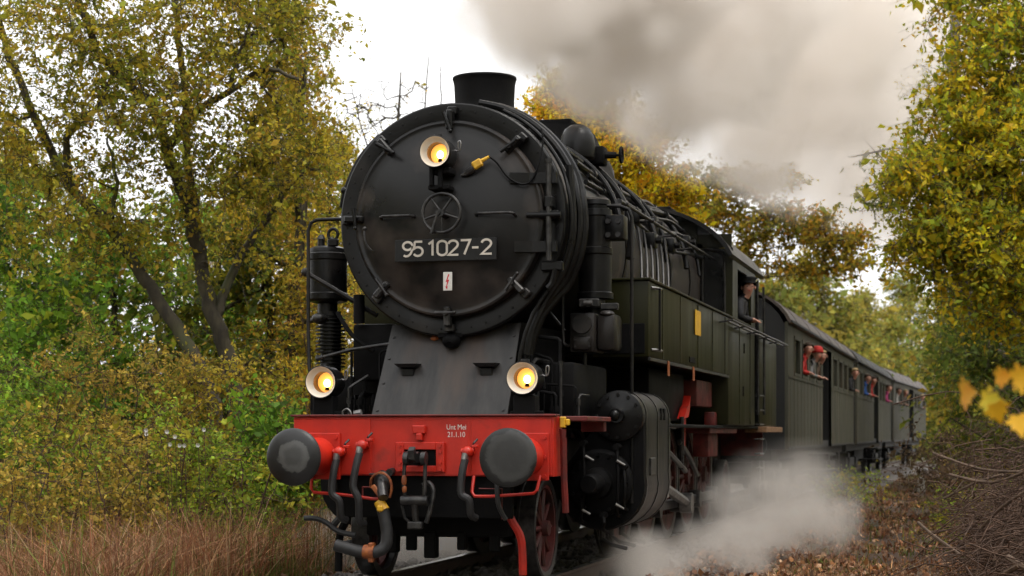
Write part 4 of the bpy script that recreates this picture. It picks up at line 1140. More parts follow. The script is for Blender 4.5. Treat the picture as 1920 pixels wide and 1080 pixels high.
# ---------------------------------------------------------------- people leaning out
def person(label, loc, rz, coat, hair, hat=None, lean=.55, look=0.0, reach=.25, sit=1.0, legs='cl_navy', group=None):
    """One skinned figure facing +x, bent forward at the hips over a sill, head turned by look."""
    J, E, R, K = [], [], [], []
    def jt(p, r, k, par=None):
        J.append(Vector(p)); R.append(r); K.append(k)
        if par is not None: E.append((par, len(J) - 1))
        return len(J) - 1
    ca, sa = math.cos(lean), math.sin(lean)
    def T(fwd, side, up):                       # torso frame, pivot at the hips
        return Vector((fwd * ca + up * sa, side, .93 + up * ca - fwd * sa))
    pel = jt((0, 0, .93), .145, 'coat')
    wst = jt(T(0, 0, .17), .135, 'coat', pel)
    chs = jt(T(.01, 0, .36), .155, 'coat', wst)
    nb = jt(T(0, 0, .51), .075, 'coat', chs)
    hp = T(.02, 0, .53)
    nk = jt(hp + Vector((.03, 0, .03)), .055, 'skin', nb)
    cl, sl = math.cos(look), math.sin(look)
    up = Vector((.10, 0, 1)).normalized()
    h1 = jt(hp + Vector((.045 + .02 * cl, .02 * sl, .085)), .066, 'skin', nk)
    h2 = jt(hp + Vector((.045 + .015 * cl, .015 * sl, .145)), .084, 'skin', h1)
    h3 = jt(hp + Vector((.045, 0, .195)), .066, 'skin', h2)
    jt(hp + Vector((.045 + .088 * cl, .086 * sl, .118)), .013, 'skin', h1)
    for s in (-1, 1):
        sh = jt(T(0, .175 * s, .44), .062, 'coat', chs)
        a = T(0, .175 * s, .44)
        el = jt(a + Vector((.04 + reach * .3, .12 * s, -.20)), .052, 'coat', sh)
        wr = jt(a + Vector((.16 + reach, -.03 * s, -.215)), .038, 'coat', el)
        hd = jt(a + Vector((.20 + reach, -.06 * s, -.22)), .032, 'skin', wr)
        b = a + Vector((.20 + reach, -.06 * s, -.22))
        for q in range(4):
            f1 = jt(b + Vector((.055, (.027 - .018 * q) * s, -.008)), .010, 'skin', hd)
            jt(b + Vector((.085 - .006 * abs(q - 1), (.030 - .02 * q) * s, -.035)), .0085, 'skin', f1)
        jt(b + Vector((.03, -.05 * s, .0)), .010, 'skin', hd)
        th = jt((.0, .095 * s, .84), .095, 'leg', pel)
        kn = jt((.03, .10 * s, .48), .062, 'leg', th)
        an = jt((-.01, .10 * s, .09), .042, 'leg', kn)
        jt((.11, .11 * s, .035), .036, 'shoe', an)
    me = bpy.data.meshes.new('person')
    me.from_pydata(J, E, [])
    tmp = bpy.data.objects.new('tmp', me)
    COL.objects.link(tmp)
    md = tmp.modifiers.new('skin', 'SKIN')
    md.use_smooth_shade = True
    if not me.skin_vertices:
        bm = bmesh.new(); bm.from_mesh(me); bm.verts.layers.skin.verify(); bm.to_mesh(me); bm.free()
    for i, q in enumerate(me.skin_vertices[0].data):
        q.radius = (R[i], R[i] * (.78 if K[i] == 'coat' and R[i] > .1 else 1.0))
        q.use_root = (i == 0)
    ss = tmp.modifiers.new('sub', 'SUBSURF')
    ss.levels = ss.render_levels = 1
    dg = bpy.context.evaluated_depsgraph_get()
    out = bpy.data.meshes.new_from_object(tmp.evaluated_get(dg))
    bpy.data.objects.remove(tmp)
    for k in (coat, 'skin', legs, 'cl_black'):
        out.materials.append(M[k])
    JA = np.array([q[:] for q in J])
    idx = {'coat': 0, 'skin': 1, 'leg': 2, 'shoe': 3}
    for p in out.polygons:
        c = np.array(p.center[:])
        p.material_index = idx[K[int(np.argmin(((JA - c) ** 2).sum(1) - np.array(R) ** 2 * .8))]]
        p.use_smooth = True
    o = link('person', out, None, loc, rz)
    tag(o, label, 'person', group)
    hc = hp + Vector((.045, 0, .148))
    fw, sd = Vector((cl, sl, 0)), Vector((-sl, cl, 0))
    e = MB()
    for s in (-1, 1):
        e.ball(hc + fw * .083 + sd * (.033 * s) + Vector((0, 0, -.005)), (.011, .011, .008), 6)
    e.build('eyes', M['hair_dark'], o)
    ea = MB()
    for s in (-1, 1):
        ea.ball(hc + sd * (.088 * s) + Vector((0, 0, -.015)), (.014, .014, .03), 6)
    ea.build('ears', M['skin'], o)
    MB().box(hc.x + fw.x * .09 - .02, hc.x + fw.x * .09 + .006, hc.y + fw.y * .09 - .02, hc.y + fw.y * .09 + .02, hc.z - .065, hc.z - .057, .003).build('mouth', M['cl_red'], o)
    hb = MB()
    n = 9
    for i in range(n):                                   # hair as a cap open towards the face
        a0, a1 = PI * .62 * i / n, PI * .62 * (i + 1) / n
        for k in range(16):
            b0, b1 = 2 * PI * k / 16, 2 * PI * (k + 1) / 16
            def pt(a, b):
                return hc + Vector((0, 0, .015)) - fw * .012 + (fw * math.cos(b) + sd * math.sin(b)) * (.098 * math.sin(a)) + Vector((0, 0, .10 * math.cos(a)))
            m_ = (math.cos((b0 + b1) / 2) > .35 and i > 4)
            if not m_:
                hb.add([pt(a0, b0), pt(a0, b1), pt(a1, b1), pt(a1, b0)], [(0, 1, 2, 3)])
    hb.build('hair', M[hair], o)
    if hat:
        if hat == 'cap':
            h = MB().lathe([(.095, 0), (.10, .03), (.115, .055), (.118, .07), (.08, .085), (.0001, .09)], hc + Vector((0, 0, .045)), (0, 0, 1), 20)
            h.prism([((hc + fw * (.09 + .06 * math.cos(a)) + sd * .075 * math.sin(a)).x, (hc + fw * (.09 + .06 * math.cos(a)) + sd * .075 * math.sin(a)).y) for a in np.linspace(-1.5, 1.5, 9)], hc.z + .04, hc.z + .05, 'z')
            h.build('cap', M['cl_black'], o)
        else:
            MB().lathe([(.102, -.01), (.108, .0), (.106, .05), (.085, .095), (.04, .118), (.0001, .122)], hc + Vector((0, 0, .02)), (0, 0, 1), 20).build('hat', M[hat], o)
    return o
person('engine driver in dark cap and jacket leaning out of the locomotive cab', (1.17, 10.0, 1.61), 0, 'cl_black', 'hair_dark', 'cap', .32, -1.2, -.04)

def passenger(c, i, dy, label, coat, hair, hat=None, lean=.62, look=-1.0, dz=0.):
    t, win = c
    a, b = win[i]
    p = t.matrix_basis @ Vector((1.09, (a + b) / 2 + dy, 1.23 + dz))
    person(label, p, t.rotation_euler.z, coat, hair, hat, lean, look, -.07, group='passengers leaning out of the coach windows')
G = [
 (C1, 1, 0, 'passenger in red jacket leaning out nearest the locomotive', 'cl_red', 'hair_brown', None, .60, -1.15),
 (C1, 2, 0, 'passenger wearing a bright red hat at a window of the first coach', 'cl_grey', 'hair_fair', 'cl_red', .68, -.9),
 (C1, 3, 0, 'fair-haired passenger just before the dark entrance of the first coach', 'cl_brown', 'hair_fair', None, .62, -1.2),
 (C1, 7, 0, 'passenger in black coat at the rear end of the first coach', 'cl_black', 'hair_fair', None, .75, -1.0),
 (C2, 1, 0, 'passenger in blue jacket leaning from the front of the grey-roofed coach', 'cl_blue', 'hair_brown', None, .65, -1.0),
 (C2, 3, 0, 'passenger in red jacket leaning beside the grey-roofed coach entrance', 'cl_red', 'hair_brown', None, .6, -1.2),
 (C2, 6, 0, 'passenger in pink jacket towards the rear of the grey-roofed coach', 'cl_pink', 'hair_brown', None, .7, -.9),
 (C3, 0, 0, 'passenger in white shirt at the front end of the last coach', 'cl_white', 'hair_brown', None, .6, -1.0),
 (C3, 2, 0, 'passenger in brown coat ahead of the last coach entrance', 'cl_brown', 'hair_fair', None, .6, -1.0),
 (C3, 6, 0, 'passenger in grey coat near the very end of the train', 'cl_grey', 'hair_fair', None, .6, -1.0),
]
for q in G:
    passenger(*q)
# ---------------------------------------------------------------- foliage tools
def leaves_mesh(name, c, size, pal, rg, up=.3, droop=.3, aspect=.55, mat='leaf', group_id=None, vary=.22):
    """One quad per leaf, folded along the midrib, with its own autumn colour."""
    n = len(c)
    d = rg.normal(size=(n, 3)); d[:, 2] -= droop
    d /= np.linalg.norm(d, axis=1, keepdims=True)
    nn = rg.normal(size=(n, 3)); nn[:, 2] += up * 2
    s = np.cross(d, nn); s /= np.linalg.norm(s, axis=1, keepdims=True) + 1e-9
    nn = np.cross(s, d)
    l = (size * np.exp(rg.normal(0, .34, n)))[:, None]
    w = l * aspect * .5
    fold = l * .10
    v = np.stack([c, c + d * l * .45 + s * w + nn * fold, c + d * l, c + d * l * .45 - s * w + nn * fold], 1)
    pal = np.array(pal)
    k = rg.integers(0, len(pal), n)
    if group_id is not None:                         # twigs share a leaning towards one tone
        gk = rg.integers(0, len(pal), group_id.max() + 1)
        k = np.where(rg.random(n) < .6, gk[group_id], k)
    col = pal[k] * np.exp(rg.normal(0, vary, n))[:, None]
    tint = np.repeat(np.clip(col, .003, .9), 4, axis=0)
    f = np.arange(n * 4).reshape(n, 4)
    return raw_mesh(name, v.reshape(-1, 3), f, M[mat], tint)

def tubes_mesh(name, A, B, ra, rb, mat, sides):
    A, B, ra, rb = (np.asarray(q, float) for q in (A, B, ra, rb))
    d = B - A
    ln = np.linalg.norm(d, axis=1, keepdims=True) + 1e-9
    d = d / ln
    h = np.where(np.abs(d[:, 2:3]) < .9, np.array([[0., 0, 1]]), np.array([[1., 0, 0]]))
    s = np.cross(d, h); s /= np.linalg.norm(s, axis=1, keepdims=True) + 1e-9
    t = np.cross(s, d)
    a = np.linspace(0, 2 * PI, sides + 1)[:-1]
    ring = s[:, None] * np.cos(a)[None, :, None] + t[:, None] * np.sin(a)[None, :, None]
    v = np.concatenate([A[:, None] - d[:, None] * ra[:, None, None] * .3 + ring * ra[:, None, None], B[:, None] + d[:, None] * rb[:, None, None] * .3 + ring * rb[:, None, None]], 1)
    q = np.array([[k, (k + 1) % sides, sides + (k + 1) % sides, sides + k] for k in range(sides)])
    f = q[None] + (np.arange(len(A)) * 2 * sides)[:, None, None]
    return v.reshape(-1, 3), f.reshape(-1, 4)

def skeleton(limbs, targets, rg, tip=.0035, step=.28, wander=.10):
    """limbs: list of (points, r0, r1). Targets are joined to the nearest wood by curved twigs."""
    P, par, fix = [], [], []
    for pts, r0, r1 in limbs:
        pts = catmull([Vector(p) for p in pts], 5)
        first = len(P)
        if first:
            dd = np.linalg.norm(np.array(P) - np.array(pts[0][:]), axis=1)
            root = int(np.argmin(dd)) if dd.min() < .5 else -1
        else:
            root = -1
        for i, p in enumerate(pts):
            q = np.array(p[:]) + rg.normal(0, .012, 3)
            P.append(q); par.append(root if i == 0 else len(P) - 2)
            fix.append(r0 + (r1 - r0) * (i / (len(pts) - 1)) ** .8)
    P = list(P)
    T = np.array(targets)
    ends = []
    if len(T):
        PA = np.array(P)
        dist = np.full(len(T), 1e9); near = np.zeros(len(T), int)
        for i0 in range(0, len(PA), 256):
            D = np.linalg.norm(T[:, None] - PA[None, i0:i0 + 256], axis=2)
            m = D.min(1); j = D.argmin(1) + i0
            u = m < dist
            dist[u], near[u] = m[u], j[u]
        done = np.zeros(len(T), bool)
        for _ in range(len(T)):
            i = int(np.argmin(np.where(done, 1e9, dist)))
            done[i] = True
            a, b, d0 = P[near[i]], T[i], dist[i]
            k = max(1, int(d0 / step))
            mid = rg.normal(0, wander * d0, 3) + np.array([0, 0, .12 * d0])
            prev, new0 = near[i], len(P)
            for q in range(1, k + 1):
                t = q / k
                P.append(a + (b - a) * t + mid * (4 * t * (1 - t)) * .5 + rg.normal(0, .012, 3) * (t < 1))
                par.append(prev); fix.append(0.); prev = len(P) - 1
            ends.append(prev)
            NP_ = np.array(P[new0:])
            D = np.linalg.norm(T[:, None] - NP_[None], axis=2)
            m = D.min(1); j = D.argmin(1) + new0
            u = (m < dist) & ~done
            dist[u], near[u] = m[u], j[u]
    n = len(P)
    r = np.zeros(n)
    acc = np.zeros(n)
    for i in range(n - 1, -1, -1):
        r[i] = max(fix[i], tip, acc[i] ** (1 / 2.3))
        if fix[i] > 0: r[i] = fix[i]
        if par[i] >= 0 and par[i] < i:
            acc[par[i]] += r[i] ** 2.3
    P = np.array(P)
    e = np.array([i for i in range(n) if par[i] >= 0])
    pa = np.array([par[i] for i in e])
    ra = np.minimum(r[pa], r[e] * 1.6)
    return P[pa], P[e], ra, r[e]

def wood(name, seg, mat, parent):
    A, B, ra, rb = seg
    big = rb > .02
    vs, fs, o = [], [], 0
    parts = []
    for msk, sd in ((big, 9), (~big, 4)):
        if msk.any():
            v, f = tubes_mesh('x', A[msk], B[msk], ra[msk], rb[msk], None, sd)
            vs.append(v); fs.append(f + o); o += len(v)
    return link(name, raw_mesh(name, np.concatenate(vs), np.concatenate(fs), M[mat], None, True), parent)

def blob_points(blobs, rg):
    out = []
    for (c, rad, n) in blobs:
        c, rad = np.array(c[:]), np.array(rad)
        d = rg.normal(size=(n, 3)); d /= np.linalg.norm(d, axis=1, keepdims=True)
        q = rg.random(n)[:, None] ** .42
        out.append(c + d * q * rad)
    return np.concatenate(out)

def tree(name, label, base, limbs, blobs, pal, seed, leaf=.055, per=60, spread=.26, bark='bark', group=None, up=.3, droop=.3, cat='tree', vary=.24, fill=0.85, aspect=.55, bare=0, flat=.7, floor=None, twigs=True, gaps=.8, thr=-.12, tip=.0035):
    rg = np.random.default_rng(seed)
    t = empty(name, base)
    tag(t, label, cat, group)
    inv = np.array(base[:])
    T = blob_points(blobs, rg)
    if floor is not None:
        T = T[T[:, 2] > floor]
    if gaps:                                             # open hollows between the clumps
        T = T[[mnoise.noise(Vector(q) * gaps + Vector((seed, 0, 0))) > thr for q in T]]
    L2 = [([Vector(p) - Vector(base) for p in pts], a, b) for pts, a, b in limbs]
    seg = skeleton(L2, T - inv, rg, tip)
    wood('trunk', seg, bark, t)
    keep = np.where(rg.random(len(T)) < fill)[0]
    if bare:
        keep = keep[:int(len(keep) * (1 - bare))]
    if len(keep):
        C = T[keep] - inv
        nt_ = max(2, per // 9)                          # twiglets per cluster, nine leaves along each
        tw = np.repeat(np.arange(len(C)), nt_)
        dv = rg.normal(size=(len(tw), 3)); dv[:, 2] = dv[:, 2] * flat + .15
        dv /= np.linalg.norm(dv, axis=1, keepdims=True)
        ln = spread * rg.uniform(.9, 2.6, len(tw))
        e0 = C[tw] + rg.normal(0, spread * .12, (len(tw), 3))
        e1 = e0 + dv * ln[:, None] - np.array([0, 0, 1.]) * (ln ** 2 * .35)[:, None]
        if twigs:
            v_, f_ = tubes_mesh('x', e0, e1, np.full(len(tw), .0035) * leaf / .06, np.full(len(tw), .0015) * leaf / .06, None, 3)
            link('twiglets', raw_mesh('twiglets', v_, f_, M[bark]), t)['kind'] = 'stuff'
        gid = np.repeat(np.arange(len(tw)), 9)
        tt = rg.uniform(.12, 1.05, len(gid))[:, None]
        pos = e0[gid] + (e1 - e0)[gid] * tt + rg.normal(0, leaf * .42, (len(gid), 3))
        link('crown', leaves_mesh('crown', pos, leaf, pal, rg, up, droop, aspect, 'leaf', tw[gid], vary), t)
    return t

def trunk_to(base, top, r0, r1, rg, bow=.3):
    b, e = Vector(base), Vector(top)
    return ([b, b.lerp(e, .35) + Vector((rg.uniform(-bow, bow), rg.uniform(-bow, bow), 0)), b.lerp(e, .7) + Vector((rg.uniform(-bow, bow), rg.uniform(-bow, bow), 0)), e], r0, r1)

# palettes (linear base colours of leaves)
OLIVE = [(0.38, 0.34, 0.036), (0.3, 0.3, 0.032), (0.46, 0.38, 0.036), (0.23, 0.26, 0.03), (0.53, 0.4, 0.036), (0.4, 0.26, 0.032)]
OCHRE = [(0.5, 0.37, 0.036), (0.42, 0.32, 0.032), (0.58, 0.4, 0.034), (0.32, 0.29, 0.03), (0.48, 0.26, 0.03)]
GREEN = [(0.18, 0.34, 0.034), (0.13, 0.26, 0.028), (0.25, 0.41, 0.034), (0.4, 0.45, 0.04), (0.1, 0.19, 0.022)]
GOLD = [(0.8, 0.53, 0.018), (0.76, 0.45, 0.015), (0.66, 0.5, 0.022), (0.74, 0.34, 0.015), (0.42, 0.4, 0.025), (0.85, 0.6, 0.02)]
MIXED = [(0.55, 0.45, 0.022), (0.42, 0.41, 0.025), (0.27, 0.33, 0.028), (0.66, 0.43, 0.02), (0.34, 0.37, 0.026), (0.7, 0.54, 0.022)]
BRONZE = [(0.36, 0.29, 0.03), (0.48, 0.32, 0.03), (0.54, 0.27, 0.026), (0.22, 0.24, 0.028), (0.28, 0.23, 0.026)]
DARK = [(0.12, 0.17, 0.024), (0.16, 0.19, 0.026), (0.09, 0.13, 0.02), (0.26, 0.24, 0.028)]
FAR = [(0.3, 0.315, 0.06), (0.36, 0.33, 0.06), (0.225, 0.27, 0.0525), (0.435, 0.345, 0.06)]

# ---------------------------------------------------------------- trees left of the line
D0 = 23.
def s3(u, v, d): return sight(u, v, d)
base = Vector((s3(420, 880, D0).x, s3(420, 880, D0).y, ground_z(*s3(420, 880, D0)[:2]) - .1))
A = lambda *q: [s3(*p) for p in q]
limbs = [
 ([base] + A((400, 760, 23), (345, 640, 23.1), (270, 520, 23.2), (205, 425, 23.3), (130, 345, 23.5), (75, 240, 23.6), (20, 110, 23.7), (-30, -60, 24)), .115, .04),
 ([base + Vector((.35, .2, 0))] + A((440, 720, 23.4), (402, 600, 23.4), (378, 500, 23.5), (352, 395, 23.5), (315, 290, 23.5), (290, 205, 23.4), (205, 125, 23.2), (155, 20, 23), (120, -120, 23)), .125, .04),
 (A((378, 500, 23.5), (366, 400, 23.9), (352, 300, 24.1), (345, 150, 24.2), (330, 20, 24.3), (320, -150, 24.3)), .075, .035),
 (A((315, 290, 23.5), (350, 222, 23.3), (430, 172, 23.0), (490, 130, 22.8), (565, 150, 22.6)), .065, .02),
 (A((430, 172, 23.0), (445, 110, 22.9), (470, 40, 22.8)), .04, .015),
 (A((130, 345, 23.5), (125, 260, 23.2), (190, 190, 23), (215, 120, 22.9)), .06, .02),
 (A((205, 425, 23.3), (218, 340, 23.0), (200, 260, 22.8)), .04, .015),
 (A((402, 600, 23.4), (450, 480, 23.8), (520, 380, 24.2), (560, 250, 24.4), (575, 120, 24.4)), .07, .025),
]
blobs = [(s3(120, 60, 23.2), (1.5, 1.6, 1.1), 150), (s3(330, 60, 23.4), (1.5, 1.6, 1.2), 150), (s3(500, 90, 23.2), (.85, 1.2, 1.1), 85), (s3(60, 250, 23.2), (1.1, 1.4, .9), 90),
         (s3(250, 230, 22.9), (1.1, 1.3, .8), 75), (s3(460, 260, 23), (1.2, 1.3, .9), 115), (s3(560, 330, 24), (.75, 1.2, 1.0), 80), (s3(150, 420, 23), (1.3, 1.2, .7), 70), (s3(400, 420, 22.9), (1.2, 1.0, .7), 62),
         (s3(200, -160, 23.5), (2.6, 2.2, 1.2), 150), (s3(480, -60, 23.5), (1.1, 1.4, 1.0), 80), (s3(-130, 150, 23.5), (1.2, 1.6, 2.4), 80)]
tree('alder_tree', 'many-stemmed leaning alder with thin olive foliage left of the locomotive', base, limbs, blobs, OLIVE, 11, leaf=.060, per=54, spread=.24, fill=.97, thr=-.32)

rg_ = random.Random(5)
def simple_tree(name, label, u, v_top, dist, rx, pal, seed, n=220, per=60, leaf=.07, spread=.3, low=.25, xoff=0., bark='bark', group=None, fill=.9, stretch=1.0, vary=.24, xy=None, height=None, shape=None, thr=-.12):
    c = sight(u, 814, dist) if xy is None else Vector((xy[0], xy[1], 0))
    gz = ground_z(c.x, c.y)
    top = (CAM.z + dist * (HORIZON - v_top) / FPX) if height is None else height
    h = top - gz
    b = Vector((c.x + xoff, c.y, gz - .1))
    rr = random.Random(seed)
    e = Vector((c.x, c.y, top - .1 * h))
    limbs = [trunk_to(b, e, .035 * h * .6 + .03, .02, rr, .03 * h)]
    for k in range(7):
        f_ = low + (0.9 - low) * k / 7
        a = rr.uniform(0, 2 * PI)
        p0 = b.lerp(e, f_)
        ln = rx * (1.0 - .45 * f_) * rr.uniform(.7, 1.0)
        limbs.append(([p0, p0 + Vector((math.cos(a) * ln * .5, math.sin(a) * ln * .5, ln * .25)), p0 + Vector((math.cos(a) * ln, math.sin(a) * ln, ln * .55))], .012 * h * .6 + .01, .012))
    blobs = []
    m = shape or 7
    for k in range(m):
        f_ = low + (1 - low) * (k + .5) / m
        w = rx * (math.sin(PI * min(1, .18 + .80 * f_)) * .75 + .25)
        a = rr.uniform(0, 2 * PI)
        blobs.append(((c.x + math.cos(a) * w * .3, c.y + math.sin(a) * w * .3, gz + h * f_), (w * .8, w * .8, h * (1 - low) / m * .95), max(6, int(n / m))))
    return tree(name, label, b, limbs, blobs, pal, seed, leaf, per, spread, bark, group, vary=vary, fill=fill, thr=thr)

simple_tree('birch_tree', 'tall ochre-leaved birch close behind the left air pump', 560, 20, 28, 1.35, OCHRE, 21, n=330, per=70, leaf=.065, low=.12, spread=.28)
simple_tree('birch_tree', 'pointed olive tree whose top shows beside the smokebox', 628, 190, 31, .75, OLIVE, 22, n=190, per=75, leaf=.07, low=.1, spread=.26)
simple_tree('hazel_tree', 'fresh green hazel between the leaning alder stems', 210, 380, 28, 2.1, GREEN, 23, n=260, per=60, leaf=.10, low=.05, spread=.36)
simple_tree('hazel_tree', 'dense green hazel at the far left edge', -20, 330, 27, 1.9, GREEN, 24, n=230, per=60, leaf=.10, low=.05, spread=.36)
simple_tree('hazel_tree', 'yellow-green hazel behind the left lamp', 500, 400, 29, 1.6, OCHRE + GREEN[:2], 25, n=230, per=60, leaf=.085, low=.03, spread=.33)
far_g = 'trees standing behind the left bank'
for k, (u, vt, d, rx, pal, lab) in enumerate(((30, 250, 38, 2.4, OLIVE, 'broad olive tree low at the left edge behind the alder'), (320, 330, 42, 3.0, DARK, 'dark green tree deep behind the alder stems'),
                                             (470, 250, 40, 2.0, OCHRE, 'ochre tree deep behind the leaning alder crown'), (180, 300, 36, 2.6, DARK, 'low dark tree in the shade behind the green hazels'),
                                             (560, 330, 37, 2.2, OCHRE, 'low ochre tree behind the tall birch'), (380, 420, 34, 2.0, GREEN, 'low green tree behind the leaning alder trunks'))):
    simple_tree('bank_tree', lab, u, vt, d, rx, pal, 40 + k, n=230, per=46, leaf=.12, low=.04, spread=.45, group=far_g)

# shrubs in front of the alder
def shrub(label, u, v_top, dist, rx, pal, seed, n=130, per=60, leaf=.04, spread=.2, name='shrub', fill=.95, bark='twig', vary=.26, ry=None, group=None, flat=.7):
    c = sight(u, 814, dist)
    gz = ground_z(c.x, c.y)
    h = max(.4, CAM.z + dist * (HORIZON - v_top) / FPX - gz)
    rr = random.Random(seed)
    b = Vector((c.x, c.y, gz - .03))
    limbs = []
    for k in range(6):
        a = 2 * PI * k / 6 + rr.uniform(-.4, .4)
        q = rr.uniform(.35, .8)
        limbs.append(([b, b + Vector((math.cos(a) * rx * q * .4, math.sin(a) * rx * q * .4, h * .4)), b + Vector((math.cos(a) * rx * q, math.sin(a) * rx * q, h * rr.uniform(.6, .85)))], .016, .006))
    ry = ry or rx
    blobs = [((c.x, c.y, gz + h * .50), (rx, ry, h * .50), int(n * .6)), ((c.x - rx * .35, c.y, gz + h * .62), (rx * .5, ry * .6, h * .36), int(n * .2)), ((c.x + rx * .4, c.y, gz + h * .42), (rx * .55, ry * .6, h * .40), int(n * .2))]
    return tree(name, label, b, limbs, blobs, pal, seed, leaf, per, spread, bark, group, cat='shrub', vary=vary, fill=fill, floor=gz + .05, flat=flat, gaps=1.7)
BUSH = [(0.34, 0.26, 0.035), (0.42, 0.28, 0.036), (0.25, 0.22, 0.03), (0.52, 0.33, 0.04), (0.2, 0.2, 0.028), (0.46, 0.23, 0.035)]
BUSHG = [(0.24, 0.33, 0.034), (0.19, 0.27, 0.03), (0.33, 0.37, 0.036), (0.44, 0.39, 0.04), (0.28, 0.4, 0.036)]
sg = 'shrubs along the left bank'
shrub('large brown-green shrub before the left alder trunk', 235, 575, 21.3, 1.2, [(.40, .27, .045), (.46, .31, .05), (.31, .23, .04), (.28, .26, .04), (.52, .37, .06)], 60, n=210, per=81, leaf=.044, group=sg)
shrub('olive shrub at the left edge of the bank', 40, 640, 20.5, .95, BUSHG + GREEN[:3], 61, n=140, per=72, leaf=.048, group=sg)
shrub('yellowish shrub below the leaning alder stems', 430, 660, 21.0, .85, [(.50, .40, .045), (.42, .34, .04), (.56, .38, .04), (.32, .30, .035)], 62, n=140, per=72, leaf=.045, group=sg)
shrub('dark green bramble bush left of the left buffer', 520, 700, 20.0, .65, GREEN, 63, n=80, per=54, leaf=.075, group=sg)
shrub('low green bush in front of the large brown shrub', 330, 745, 19.2, .85, BUSHG, 64, n=110, per=63, leaf=.048, group=sg)
shrub('low green bush at the foot of the olive shrub', 110, 760, 18.8, .85, BUSHG + [(.40, .27, .045), (.46, .31, .05), (.31, .23, .04), (.28, .26, .04), (.52, .37, .06)], 65, n=110, per=63, leaf=.048, group=sg)
shrub('leafy bramble beneath the left lamp', 590, 640, 23.0, .8, OCHRE + BUSHG[:1], 66, n=150, per=70, leaf=.055, group=sg)
shrub('trailing bramble hugging the grass by the left buffer', 455, 800, 18.4, .6, BUSHG, 67, n=70, per=54, leaf=.05, group=sg)
shrub('ochre bush behind the left air pump', 620, 430, 26.5, .9, OCHRE, 68, n=190, per=70, leaf=.06, spread=.26, group=sg)

shrub('bright green nettle clump at the far left edge', -10, 560, 22.5, .7, GREEN, 69, n=90, per=54, leaf=.09, group=sg)
shrub('green hazel shoots between the two leaning trunks', 130, 530, 23.5, .8, GREEN, 70, n=100, per=54, leaf=.09, group=sg)
shrub('russet bush sagging over the grass at the lower left', 20, 830, 17.6, .7, [(.40, .27, .045), (.46, .31, .05), (.31, .23, .04), (.28, .26, .04), (.52, .37, .06)], 74, n=80, per=54, leaf=.045, group=sg)
shrub('russet dock clump between the green bushes', 225, 820, 17.8, .5, [(.40, .27, .045), (.46, .31, .05), (.31, .23, .04), (.28, .26, .04), (.52, .37, .06)], 75, n=60, per=54, leaf=.045, group=sg)

# ---------------------------------------------------------------- trees behind and right of the line
rr_ = random.Random(8)
b = Vector((-3.6, 24.0, ground_z(-3.6, 24)))
bt = sight(742, 814, 38); bt.z = -.3
bv = lambda a, b, c: bt + Vector((a, b, c))
tree('bare_tree', 'leafless tree with thin twigs against the sky beside the chimney', bt,
     [([bv(0, 0, 0), bv(-.1, 0, 4), bv(0, .1, 7.4), bv(.1, 0, 9.1)], .10, .014), ([bv(0, .1, 5.9), bv(-.6, 0, 7.5), bv(-1.0, 0, 8.9)], .03, .009), ([bv(0, .1, 6.1), bv(.6, 0, 8.1), bv(.72, 0, 9.4)], .03, .009), ([bv(-.1, .1, 5.3), bv(-.9, 0, 6.9), bv(-1.3, 0, 8.3)], .03, .009), ([bv(0, .1, 6.1), bv(.9, 0, 7.9), bv(.98, 0, 9.2)], .025, .009)],
     [(bv(-.35, 0, 8.2), (1.15, .8, .8), 150), (bv(.5, 0, 8.1), (.7, .6, .9), 40)], BRONZE, 71, leaf=.05, per=18, spread=.16, bark='bark2', fill=.10, thr=-1, tip=.008)
tree('maple_tree', 'golden yellow maple rising behind the boiler', Vector((-3.4, 18.5, -.3)),
     [([(-3.4, 18.5, -.3), (-3.3, 18.4, 2.5), (-3.1, 18.5, 5), (-2.9, 18.5, 7.0)], .16, .03), ([(-3.2, 18.5, 3.4), (-2.2, 18.4, 4.8), (-1.2, 18.5, 5.8)], .06, .015), ([(-3.1, 18.5, 4.4), (-3.8, 18.3, 5.6), (-4.2, 18.5, 6.4)], .05, .015), ([(-3.2, 18.5, 2.8), (-1.8, 18.0, 3.9), (-.4, 18, 4.4)], .05, .015)],
     [(sight(1060, 190, 32.5), (.62, .9, .55), 60), (sight(1120, 250, 32), (1.0, 1.1, .8), 120), (sight(1045, 260, 32.5), (.5, .9, .6), 60), (sight(1180, 330, 31.5), (.95, 1.1, .75), 110), (sight(1235, 390, 31), (.75, 1.0, .55), 80), (sight(1160, 420, 32), (1.2, 1.0, .9), 110), (sight(1060, 340, 33), (.8, 1.2, 1.0), 60), (sight(1200, 255, 31.5), (.4, .6, .25), 22), (sight(1170, 160, 31.5), (.22, .3, .18), 9)],
     GOLD, 72, leaf=.085, per=54, spread=.25, fill=.98, bark='bark2', thr=-.35)
